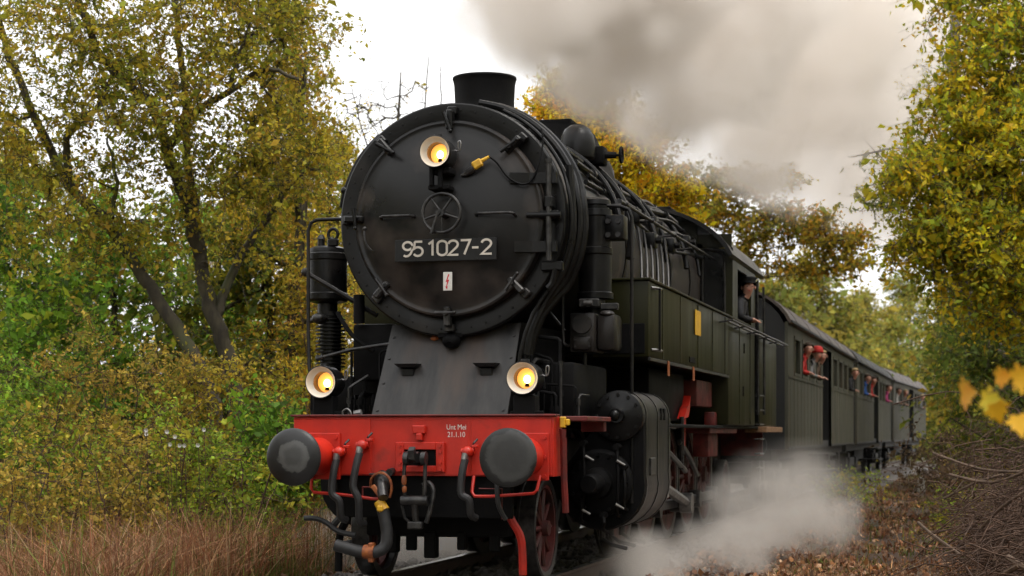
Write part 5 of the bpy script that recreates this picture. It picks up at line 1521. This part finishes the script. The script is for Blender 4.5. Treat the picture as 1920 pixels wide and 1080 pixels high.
tree('beech_tree', 'bronze-leaved beech stretching sparse sprays over the cab', Vector((-4.6, 29, -.3)),
     [([(-4.6, 29, -.3), (-4.5, 29, 3), (-4.0, 29, 6), (-3.5, 29, 8)], .2, .05), ([(-4.4, 29, 3.6)] + A((1290, 430, 43.5), (1400, 400, 43), (1500, 380, 42.5)), .035, .006), ([(-4.4, 29, 3.0)] + A((1300, 500, 43.5), (1420, 470, 43), (1560, 450, 42)), .035, .006), ([(-4.2, 29, 5)] + A((1300, 380, 43.5), (1420, 330, 43), (1480, 310, 43)), .035, .006), ([(-4.4, 29, 2.6)] + A((1330, 540, 44), (1450, 520, 43), (1600, 500, 42)), .035, .006)],
     [(sight(1330, 390, 43.5), (1.1, 1.2, .65), 70), (sight(1420, 340, 43), (.9, 1.0, .35), 34), (sight(1450, 420, 43), (1.3, 1.2, .55), 80), (sight(1390, 470, 43.5), (1.0, 1.2, .45), 55), (sight(1540, 440, 42.5), (1.1, 1.0, .35), 45), (sight(1480, 500, 43), (1.2, 1.0, .28), 42), (sight(1300, 330, 43.5), (.6, 1, .4), 26), (sight(1590, 490, 42), (.6, .8, .2), 16)],
     BRONZE, 73, leaf=.105, per=45, spread=.30, fill=.95, bark='bark2', flat=.35, thr=-.3)

# the big tree on the right and its neighbours
tree('maple_tree', 'large yellow-green maple leaning over the line from the right edge', Vector((7.0, 14.5, .2)),
     [([(7.0, 14.5, .2), (6.7, 14.3, 3), (6.4, 14.2, 6), (6.2, 14, 9)], .2, .05), ([(6.7, 14.4, 3.2), (5.6, 14, 4.4), (4.6, 14, 5.2), (3.9, 14, 5.4)], .07, .012), ([(6.6, 14.3, 4.2), (5.6, 14.2, 5.6), (4.7, 14.2, 6.8)], .06, .012), ([(6.8, 14.4, 2.4), (5.8, 14, 3.0), (4.8, 14, 3.4)], .06, .012), ([(6.4, 14.2, 6), (5.6, 14.2, 7.4), (5.2, 14.2, 8.6)], .05, .012)],
     [(sight(1860, 120, 28), (.85, 1.3, 1.1), 110), (sight(1930, 60, 27.5), (1.0, 1.3, 1.3), 100), (sight(1800, 260, 27.5), (.95, 1.2, .75), 110), (sight(1900, 300, 27), (1.0, 1.3, 1.1), 120), (sight(1730, 350, 27), (.72, 1.0, .55), 75), (sight(1790, 430, 27), (1.05, 1.2, .75), 115), (sight(1710, 470, 27), (.45, .9, .45), 38), (sight(1880, 500, 26.5), (1.1, 1.2, .9), 120), (sight(1960, 430, 26.5), (1.0, 1.3, 1.8), 110), (sight(1840, -60, 28), (1.1, 1.3, 1.0), 80)],
     MIXED, 81, leaf=.085, per=54, spread=.27, fill=.97, bark='bark2', thr=-.3)
tree('oak_tree', 'tall oak with a bare dark trunk showing at the upper right', Vector((6.1, 21.5, .2)),
     [([(6.1, 21.5, .2)] + A((1800, 520, 36), (1798, 300, 36), (1790, 130, 36), (1795, -60, 36)), .2, .09), (A((1798, 180, 36), (1740, 60, 36), (1700, 40, 36)), .05, .012), (A((1796, 240, 36), (1740, 130, 35.8), (1690, 130, 35.5)), .04, .008), (A((1798, 330, 36), (1700, 280, 35), (1620, 290, 34.5), (1590, 295, 34)), .05, .006), (A((1798, 400, 36), (1690, 330, 35), (1610, 250, 34)), .04, .006), (A((1798, 430, 36), (1700, 400, 35), (1620, 380, 34.5)), .04, .006)],
     [(sight(1760, 20, 36), (.55, .8, .4), 45), (sight(1800, 90, 36), (.35, .8, .6), 26), (sight(1745, -60, 36), (.9, 1.2, .7), 60), (sight(1680, 300, 35), (.75, .8, .55), 130), (sight(1650, 380, 35), (.6, .8, .4), 70), (sight(1720, 150, 36), (.5, .7, .4), 40)],
     DARK + OLIVE[:2], 82, leaf=.08, per=24, spread=.22, fill=.42, bark='bark2')
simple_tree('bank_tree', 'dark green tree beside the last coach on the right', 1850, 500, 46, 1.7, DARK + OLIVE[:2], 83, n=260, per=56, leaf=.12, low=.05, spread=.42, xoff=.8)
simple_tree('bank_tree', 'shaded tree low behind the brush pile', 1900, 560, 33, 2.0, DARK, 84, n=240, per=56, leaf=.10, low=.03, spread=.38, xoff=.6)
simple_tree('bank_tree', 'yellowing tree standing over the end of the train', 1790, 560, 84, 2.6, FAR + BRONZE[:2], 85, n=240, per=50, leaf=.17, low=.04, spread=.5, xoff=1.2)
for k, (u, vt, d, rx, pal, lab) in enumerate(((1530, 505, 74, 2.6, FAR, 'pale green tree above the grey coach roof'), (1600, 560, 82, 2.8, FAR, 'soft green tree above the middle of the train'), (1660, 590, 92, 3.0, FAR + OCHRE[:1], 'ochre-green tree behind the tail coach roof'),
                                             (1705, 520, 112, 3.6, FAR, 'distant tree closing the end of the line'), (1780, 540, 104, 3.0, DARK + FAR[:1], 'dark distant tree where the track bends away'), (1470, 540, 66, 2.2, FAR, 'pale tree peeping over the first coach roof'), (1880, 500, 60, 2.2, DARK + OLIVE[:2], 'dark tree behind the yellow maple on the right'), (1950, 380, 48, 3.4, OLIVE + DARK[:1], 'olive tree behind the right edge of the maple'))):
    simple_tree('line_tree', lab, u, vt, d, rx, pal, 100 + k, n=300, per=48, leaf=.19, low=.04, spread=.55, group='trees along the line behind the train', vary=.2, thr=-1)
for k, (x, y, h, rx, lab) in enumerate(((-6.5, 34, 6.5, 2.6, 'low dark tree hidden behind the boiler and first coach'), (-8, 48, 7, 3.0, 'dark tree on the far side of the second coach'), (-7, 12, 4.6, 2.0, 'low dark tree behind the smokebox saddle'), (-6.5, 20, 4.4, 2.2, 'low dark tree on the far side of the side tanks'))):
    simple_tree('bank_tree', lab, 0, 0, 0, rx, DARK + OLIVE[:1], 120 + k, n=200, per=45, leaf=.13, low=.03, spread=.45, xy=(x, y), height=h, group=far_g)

# ---------------------------------------------------------------- brush pile and undergrowth on the right
rg = np.random.default_rng(17)
def stick_bundle(n, c, rad, ln, r, tilt, bow=.12):
    A_, B_, ra, rb = [], [], [], []
    for _ in range(n):
        p = np.array(c) + rg.normal(size=3) * np.array(rad) * np.array([.5, .5, .4])
        p[0] = max(p[0], 4.0 + rg.uniform(0, .8))
        p[2] = max(p[2], ground_z(p[0], p[1]) + .02)
        a = rg.uniform(0, 2 * PI)
        el = rg.normal(0, tilt)
        d = np.array([math.cos(a) * math.cos(el), math.sin(a) * math.cos(el), math.sin(el)])
        l = ln * rg.uniform(.5, 1.3)
        k = 5
        pts = [p + d * l * (t - .5) + np.array([0, 0, -bow * l * (2 * t - 1) ** 2]) + rg.normal(0, .018, 3) for t in np.linspace(0, 1, k + 1)]
        r0 = r * rg.uniform(.5, 1.5)
        for i in range(k):
            A_.append(pts[i]); B_.append(pts[i + 1]); ra.append(r0 * (1 - i / k * .7)); rb.append(r0 * (1 - (i + 1) / k * .7))
        if rg.random() < .6:
            q = pts[2]; d2 = d + rg.normal(0, .5, 3)
            A_.append(q); B_.append(q + d2 * l * .3); ra.append(r0 * .5); rb.append(r0 * .25)
    return np.array(A_), np.array(B_), np.array(ra), np.array(rb)
pc = Vector((4.8, 4.3, 0))
BP = empty('brush_pile', (pc.x, pc.y, ground_z(pc.x, pc.y)))
tag(BP, 'heap of cut bare branches beside the track at the right edge', 'brush pile')
o_ = np.array(BP.location[:])
segs = [stick_bundle(800, (4.85, 4.0, .15), (1.2, 2.4, .7), 1.0, .0055, .35), stick_bundle(800, (5.2, 6.8, .45), (1.2, 3.0, 1.1), 1.15, .0055, .45), stick_bundle(220, (5.0, 8.5, .15), (.8, 3.0, .6), .8, .005, .5), stick_bundle(180, (5.6, 9.5, .8), (1.0, 3, 1.3), 1.5, .005, .8)]
SG = [np.concatenate([s[i] for s in segs]) for i in range(4)]
wood('twigs', (SG[0] - o_, SG[1] - o_, SG[2], SG[3]), 'twig', BP)
for pts, r in (([sight(1722, 980, 17.2), sight(1745, 1000, 16.9), sight(1775, 1022, 16.6), sight(1800, 1040, 16.4)], .016), ([sight(1750, 850, 19), sight(1840, 880, 18.5), sight(1925, 885, 18)], .014), ([sight(1780, 890, 18), sight(1860, 905, 17.6), sight(1930, 880, 17.2)], .016), ([sight(1890, 1045, 15.9), sight(1915, 1060, 15.7), sight(1940, 1072, 15.5)], .03), ([sight(1770, 935, 18), sight(1830, 905, 17.8), sight(1880, 890, 17.5)], .013), ([sight(1880, 1078, 15.9), sight(1910, 1060, 15.7)], .025), ([sight(1840, 990, 16.8), sight(1880, 950, 16.5), sight(1925, 920, 16.2)], .014)):
    MB().tube([p - Vector(o_) for p in pts], r, 7, 3).build('branch', M['stick'], BP)
shrub('leafless brown thicket rising behind the brush pile', 1850, 770, 23, 1.5, [(.10, .07, .04), (.14, .09, .05)], 90, n=200, per=10, leaf=.045, name='thicket', bark='twig')
shrub('leafless brown thicket at the bend beside the last coach', 1775, 815, 34, 1.2, [(.12, .08, .045), (.15, .11, .05)], 91, n=150, per=16, leaf=.06, name='thicket', bark='twig')
shrub('green weeds at the foot of the brush pile', 1835, 875, 25, .7, BUSHG + BUSH[:2], 92, n=60, per=40, leaf=.05, name='weed_clump')
shrub('yellowish weeds growing beside the track', 1590, 885, 38, 1.0, BUSHG + OCHRE[:2], 93, n=80, per=40, leaf=.06, name='weed_clump', ry=2.4)

# foreground leaves hanging into the frame, close to the camera
FB = empty('maple_twig', sight(2010, 700, 5.15))
tag(FB, 'blurred yellow maple twig hanging close to the lens at the right edge', 'twig')
fo = FB.location.copy()
MB().tube([sight(2080, 600, 5.15) - fo, sight(2000, 690, 5.15) - fo, sight(1900, 725, 5.15) - fo, sight(1850, 738, 5.18) - fo], [.004, .0015], 6, 4).build('stem', M['bark2'], FB)
def leaf_shape():
    lob = [(0, 0), (.16, -.08), (.42, -.06), (.30, .10), (.62, .16), (.50, .32), (.34, .34), (.42, .58), (.24, .56), (.0, 1.0), (-.24, .56), (-.42, .58), (-.34, .34), (-.50, .32), (-.62, .16), (-.30, .10), (-.42, -.06), (-.16, -.08)]
    return lob
M['fleaf'] = [material('maple_leaf_gold', (.80, .46, .015), (.70, .33, .012), rough=.5, scale=9), material('maple_leaf_green', (.50, .46, .02), (.72, .44, .015), rough=.5, scale=9), material('maple_leaf_orange', (.72, .28, .012), (.66, .42, .02), rough=.5, scale=9)]
def big_leaf(u, v, d, size, ang, tilt, mi):
    o = MB()
    lob = leaf_shape()
    vs = [(x * size, y * size, .10 * size * abs(x)) for x, y in lob] + [(0, .35 * size, -.02 * size)]
    o.add(vs, [(i, (i + 1) % len(lob), len(lob)) for i in range(len(lob))])
    lf = o.build('leaf', M['fleaf'][mi], FB, 80)
    lf.location = sight(u, v, d) - fo
    lf.rotation_euler = (PI / 2 + tilt, math.radians(ang), YAW)
for q in ((1842, 748, 5.20, .125, 100, .35, 1), (1900, 712, 5.15, .14, 78, .25, 0), (1866, 757, 5.10, .12, 158, -.3, 0), (1803, 738, 5.15, .15, 84, 1.25, 2), (1868, 708, 5.25, .10, 82, .5, 2), (1908, 780, 5.10, .12, 170, .2, 0), (1945, 740, 5.10, .14, 110, .1, 1), (1940, 565, 5.30, .10, 95, .3, 1)):
    big_leaf(*q[:3], q[3] * .56, *q[4:])

# ---------------------------------------------------------------- grass, dead leaves, small plants
def blades(name, label, n, box, hmin, hmax, pal, seed, w=.006, lean=.35, cat='grass', cond=None):
    g_ = np.random.default_rng(seed)
    x = g_.uniform(box[0], box[1], n); y = g_.uniform(box[2], box[3], n)
    tuft = g_.uniform(0, 1, (max(8, n // 14), 2)) * np.array([box[1] - box[0], box[3] - box[2]]) + np.array([box[0], box[2]])
    k = g_.integers(0, len(tuft), n)
    on = g_.random(n) < .75
    x = np.where(on, tuft[k, 0] + g_.normal(0, .07, n), x); y = np.where(on, tuft[k, 1] + g_.normal(0, .07, n), y)
    if cond is not None:
        m = np.array([cond(a, b) for a, b in zip(x, y)]); x, y, k, on = x[m], y[m], k[m], on[m]; n = len(x)
    z = np.array([ground_z(a, b) for a, b in zip(x, y)]) - .02
    th = g_.random(len(tuft)) * .6 + .6
    h = g_.uniform(hmin, hmax, n) * np.where(on, th[k], 1.)
    a = g_.uniform(0, 2 * PI, n)
    dirv = np.stack([np.cos(a), np.sin(a), np.zeros(n)], 1)
    side = np.stack([-np.sin(a + g_.normal(0, .8, n)), np.cos(a), np.zeros(n)], 1)
    ln = np.abs(g_.normal(0, lean, n))[:, None]
    p0 = np.stack([x, y, z], 1)
    ww = (w * g_.uniform(.6, 1.5, n))[:, None]
    p1 = p0 + np.array([0, 0, 1.]) * (h * .55)[:, None] + dirv * ln * (h * .25)[:, None]
    p2 = p0 + np.array([0, 0, 1.]) * (h * (1 - .12 * ln[:, 0]))[:, None] + dirv * ln * (h * .9)[:, None]
    v = np.stack([p0 - side * ww, p0 + side * ww, p1 + side * ww * .8, p1 - side * ww * .8, p2 + side * ww * .25, p2 - side * ww * .25], 1)
    f = (np.array([[0, 1, 2, 3], [3, 2, 4, 5]])[None] + (np.arange(n) * 6)[:, None, None]).reshape(-1, 4)
    pal = np.array(pal)
    pk = np.where(on, g_.integers(0, len(pal), len(tuft))[k], g_.integers(0, len(pal), n))
    col = np.repeat(pal[pk] * np.exp(g_.normal(0, .3, n))[:, None], 6, axis=0)
    return tag(link(name, raw_mesh(name, v.reshape(-1, 3), f, M['grass'], col)), label, cat, kind='stuff')
DRY = [(0.28, 0.135, 0.065), (0.21, 0.09, 0.045), (0.34, 0.19, 0.09), (0.17, 0.075, 0.038), (0.26, 0.105, 0.05), (0.44, 0.29, 0.16)]
FRESH = [(.11, .13, .025), (.16, .15, .03), (.09, .10, .02), (.22, .17, .04)]
blades('grass', 'tall dry russet grass beside the track on the left', 46000, (-8.5, -1.9, -1.5, 6.5), .15, .88, DRY + FRESH[:1], 201, .0042, 1.05)
blades('grass', 'green grass growing at the foot of the left shrubs', 15000, (-9.5, -2.3, 2.0, 8.5), .30, .75, FRESH + DRY[:3], 202, .006, .7)
blades('grass', 'short dry grass by the brush pile on the right', 9000, (2.4, 6.5, -.5, 7), .04, .18, DRY + FRESH[:1], 203, .005, .8)
blades('grass', 'thin grass on the trackside far along the right', 12000, (1.9, 5.5, 7, 48), .05, .20, DRY[:5] + FRESH[:2], 204, .008, .9, cond=lambda x, y: x - bend(y) > 2.0)
blades('grass', 'green tufts near the rail at the lower left', 2500, (-3.2, -1.75, -1.2, 2.5), .10, .35, FRESH, 205, .006, .5)

g_ = np.random.default_rng(301)
n = 26000
x = np.concatenate([g_.uniform(1.5, 6.5, n), g_.uniform(-6, -1.7, 5000)]); y = np.concatenate([g_.uniform(-1, 7, n) ** 1.0 + (g_.random(n) < .45) * g_.uniform(0, 22, n), g_.uniform(-1.5, 6, 5000)])
z = np.array([max(ground_z(a, b), (-.16 - (abs(a) - 1.75) * .32) if abs(a) < 2.5 else -9) for a, b in zip(x, y)]) + g_.uniform(.004, .045, len(x))
LIT = [(0.26, 0.12, 0.06), (0.18, 0.08, 0.04), (0.34, 0.18, 0.1), (0.4, 0.25, 0.15), (0.13, 0.06, 0.035), (0.32, 0.14, 0.05), (0.22, 0.14, 0.09)]
tag(link('dead_leaves', leaves_mesh('dead_leaves', np.stack([x, y, z], 1), .055, LIT, g_, up=1.2, droop=0., aspect=.7, mat='litter', vary=.35)), 'brown fallen leaves strewn over the trackside', 'dead leaves', kind='stuff')
# white asters in the bank
g_ = np.random.default_rng(302)
for k in range(9):
    p = sight(g_.uniform(225, 385), g_.uniform(800, 850), g_.uniform(17.6, 18.3))
    gz = ground_z(p.x, p.y)
    f = empty('aster', (p.x, p.y, gz))
    tag(f, 'tiny white aster blooming among the green weeds on the left bank', 'flower', 'white asters on the left bank')
    h = p.z - gz
    MB().tube([(0, 0, 0), (.02, 0, h * .5), (0, 0, h)], .003, 5, 2).build('stem', M['twig'], f)
    o = MB()
    for q in range(9):
        a = 2 * PI * q / 9
        o.add([(0, 0, h), (.018 * math.cos(a - .25), -.012, h + .018 * math.sin(a - .25)), (.026 * math.cos(a), -.016, h + .026 * math.sin(a)), (.018 * math.cos(a + .25), -.012, h + .018 * math.sin(a + .25))], [(0, 1, 2, 3)])
    o.build('blossom', M['white'], f)
# white marker stone at the bend
ms = sight(1728, 890, 48)
gz = ground_z(ms.x, ms.y)
o = MB().prism([(-.10, 0), (.10, 0), (.10, .30), (.07, .40), (-.05, .42), (-.10, .34)], -.07, .07, 'y')
o = o.build('marker_stone', M['white'], None)
o.location = (ms.x, ms.y, gz - .03)
tag(o, 'small white marker stone beside the track near the last coach', 'marker stone')

# ---------------------------------------------------------------- the wood that shuts in the line on both sides and behind the photographer
g_ = np.random.default_rng(401)
pts = []
for x0, x1, y0, y1, h, n in ((9.5, 15, -30, 10, 9, 900), (9, 16, 10, 34, 9, 500), (-17, -10.5, -30, -2, 9, 800), (-12, 12, -38, -30, 9, 600)):
    q = np.stack([g_.uniform(x0, x1, n), g_.uniform(y0, y1, n), g_.random(n) * h], 1)
    pts.append(q)
pts = np.concatenate(pts)
pts[:, 2] += np.array([ground_z(a, b) for a, b in pts[:, :2]])
gid = np.repeat(np.arange(len(pts)), 36)
pos = pts[gid] + g_.normal(0, .5, (len(gid), 3))
tag(link('woodland', leaves_mesh('woodland', pos, .26, OLIVE + DARK + OCHRE[:2], g_, group_id=gid)), 'edge of the autumn wood that shuts in the line', 'woodland', kind='stuff')
# ---------------------------------------------------------------- smoke and steam (density grids, lit by sky and sun)
class F:
    """A number field in a geometry-node tree, with ordinary arithmetic."""
    g = None
    def __init__(self, sock): self.s = sock
    @staticmethod
    def op(kind, *a):
        n = F.g.nodes.new('ShaderNodeMath'); n.operation = kind
        for i, q in enumerate(a):
            if isinstance(q, F): F.g.links.new(q.s, n.inputs[i])
            else: n.inputs[i].default_value = float(q)
        return F(n.outputs[0])
    def __add__(s, o): return F.op('ADD', s, o)
    __radd__ = __add__
    def __sub__(s, o): return F.op('SUBTRACT', s, o)
    def __rsub__(s, o): return F.op('SUBTRACT', o, s)
    def __mul__(s, o): return F.op('MULTIPLY', s, o)
    __rmul__ = __mul__
    def __truediv__(s, o): return F.op('DIVIDE', s, o)
    def sq(s): return s * s
    def lo(s, o): return F.op('MINIMUM', s, o)
    def hi(s, o): return F.op('MAXIMUM', s, o)
    def step(s, a, b):
        n = F.g.nodes.new('ShaderNodeMapRange'); n.interpolation_type = 'SMOOTHSTEP'
        F.g.links.new(s.s, n.inputs['Value'])
        n.inputs['From Min'].default_value, n.inputs['From Max'].default_value = a, b
        return F(n.outputs[0])

def vapour(name, label, lo_, hi_, voxel, field, albedo, density, aniso=.25):
    g = bpy.data.node_groups.new(name + '_density', 'GeometryNodeTree')
    g.interface.new_socket('Geometry', in_out='OUTPUT', socket_type='NodeSocketGeometry')
    F.g = g
    n, l = g.nodes, g.links
    out = n.new('NodeGroupOutput')
    vc = n.new('GeometryNodeVolumeCube')
    vc.inputs['Min'].default_value, vc.inputs['Max'].default_value = lo_, hi_
    for k, a, b in zip('XYZ', lo_, hi_):
        vc.inputs['Resolution ' + k].default_value = max(8, int((b - a) / voxel))
    pos = n.new('GeometryNodeInputPosition')
    sp = n.new('ShaderNodeSeparateXYZ')
    l.new(pos.outputs[0], sp.inputs[0])
    def noise(scale, detail, rough=.55, offset=(0, 0, 0), dist=0., stretch=(1, 1, 1)):
        vm = n.new('ShaderNodeVectorMath'); vm.operation = 'MULTIPLY_ADD'
        l.new(pos.outputs[0], vm.inputs[0]); vm.inputs[1].default_value = stretch; vm.inputs[2].default_value = offset
        t = n.new('ShaderNodeTexNoise')
        t.inputs['Scale'].default_value, t.inputs['Detail'].default_value, t.inputs['Roughness'].default_value, t.inputs['Distortion'].default_value = scale, detail, rough, dist
        l.new(vm.outputs[0], t.inputs['Vector'])
        return F(t.outputs[0])
    def lumps(scale, warp):
        t = n.new('ShaderNodeTexNoise')
        t.inputs['Scale'].default_value, t.inputs['Detail'].default_value = scale * 1.3, 2
        l.new(pos.outputs[0], t.inputs['Vector'])
        a = n.new('ShaderNodeVectorMath'); a.operation = 'MULTIPLY_ADD'
        l.new(t.outputs['Color'], a.inputs[0]); a.inputs[1].default_value = (warp / scale,) * 3
        l.new(pos.outputs[0], a.inputs[2])
        v = n.new('ShaderNodeTexVoronoi'); v.feature = 'SMOOTH_F1'
        v.inputs['Scale'].default_value, v.inputs['Smoothness'].default_value = scale, .5
        l.new(a.outputs[0], v.inputs['Vector'])
        return F(v.outputs['Distance'])
    d = field(F(sp.outputs[0]), F(sp.outputs[1]), F(sp.outputs[2]), noise, lumps)
    l.new(d.s, vc.inputs['Density'])
    m = bpy.data.materials.new(name)
    m.use_nodes = True
    nt = m.node_tree
    nt.nodes.clear()
    mo = nt.nodes.new('ShaderNodeOutputMaterial')
    pv_ = nt.nodes.new('ShaderNodeVolumePrincipled')
    pv_.inputs['Color'].default_value = (*albedo, 1)
    pv_.inputs['Density'].default_value = density
    pv_.inputs['Anisotropy'].default_value = aniso
    nt.links.new(pv_.outputs[0], mo.inputs['Volume'])
    sm = n.new('GeometryNodeSetMaterial')
    sm.inputs['Material'].default_value = m
    l.new(vc.outputs[0], sm.inputs[0]); l.new(sm.outputs[0], out.inputs[0])
    me = bpy.data.meshes.new(name)
    me.materials.append(m)
    o = link(name, me)
    o.modifiers.new('density', 'NODES').node_group = g
    return tag(o, label, name.split('_')[-1], kind='stuff')

def plume(x, y, z, noise, lumps):
    w = 1.05 + .095 * y.lo(60)
    zl, zh = 4.72 + .018 * y + .028 * (y - 14).hi(0), 6.5 + .28 * y
    zm, hh = (zl + zh) / 2, (zh - zl) / 2
    q = 1 - ((x + .15 - .065 * y) / w).sq() - ((z - zm) / hh).sq()
    big = noise(.30, 2, .5, (3, 7, 1))
    fine = noise(1.5, 3, .6)
    b1, b2 = lumps(.75, .8), lumps(1.7, .6)
    d = (q * .60 + (big - .5) * 3.3 + (.40 - b1) * 2.4 + (.40 - b2) * 1.1 + (fine - .5) * .8).step(.05, .40)
    d = d * q.step(0., .22)
    fade = y.step(1.4, 2.6) * (1 - y.step(48, 60)) * (2.3 - 1.85 * y.step(2, 26))
    t = z - 4.40                                          # thin hot column leaving the chimney
    c = 1 - ((x - .02 * t) / (.24 + .30 * t)).sq() - ((y - 1.95 - .75 * t) / (.24 + .35 * t)).sq()
    col = (c * .8 + (fine - .5) * 2.0 + (.40 - b2) * .8).step(.0, .7) * c.step(0., .4) * t.step(0., .15) * (1 - t.step(.5, 1.3)) * .8
    return (d * fade).hi(col)

def jet(x, y, z, noise, lumps):
    xc = 1.35 + .80 * y.step(1.5, 6.5) - 1.0 * y.step(8, 20)
    zc = .0 + .42 * y.step(2.5, 9.)
    w = .48 + .55 * y.step(1.8, 8.)
    h = .38 + .42 * y.step(2.5, 8.) - .12 * y.step(11, 19)
    q = 1 - ((x - xc) / w).sq() - ((z - zc) / h).sq()
    under = 1 - ((x + 2.1) / 1.5).sq() - ((z + .05) / .45).sq() - ((y - 6.3) / 3.2).sq()
    big, fine = noise(.6, 1, .5, (1, 4, 2)), noise(2.2, 5, .65, (5, 2, 0), .8, (1, .55, 1))
    b1 = lumps(1.1, .9)
    d = (q * .85 + (big - .5) * 3.0 + (fine - .5) * 4.2 + (.42 - b1) * 2.0).step(.0, 1.1) * q.step(0., .35)
    d = d * y.step(1.35, 2.0) * (2.3 - 2.26 * y.step(1.2, 10.5))
    return d.hi(under.step(0., .5) * 1.6 * (fine + .5))

vapour('smoke', 'grey-brown smoke drifting back from the chimney over the train', (-4.5, 1.4, 4.3), (8.5, 61.0, 20.0), .19, plume, (.980, .932, .885), 1.0)
vapour('steam', 'pale steam blowing from the cylinders along the right of the train', (-3.8, 1.2, -.4), (3.6, 20.5, 1.75), .12, jet, (.90, .86, .82), 1.15)
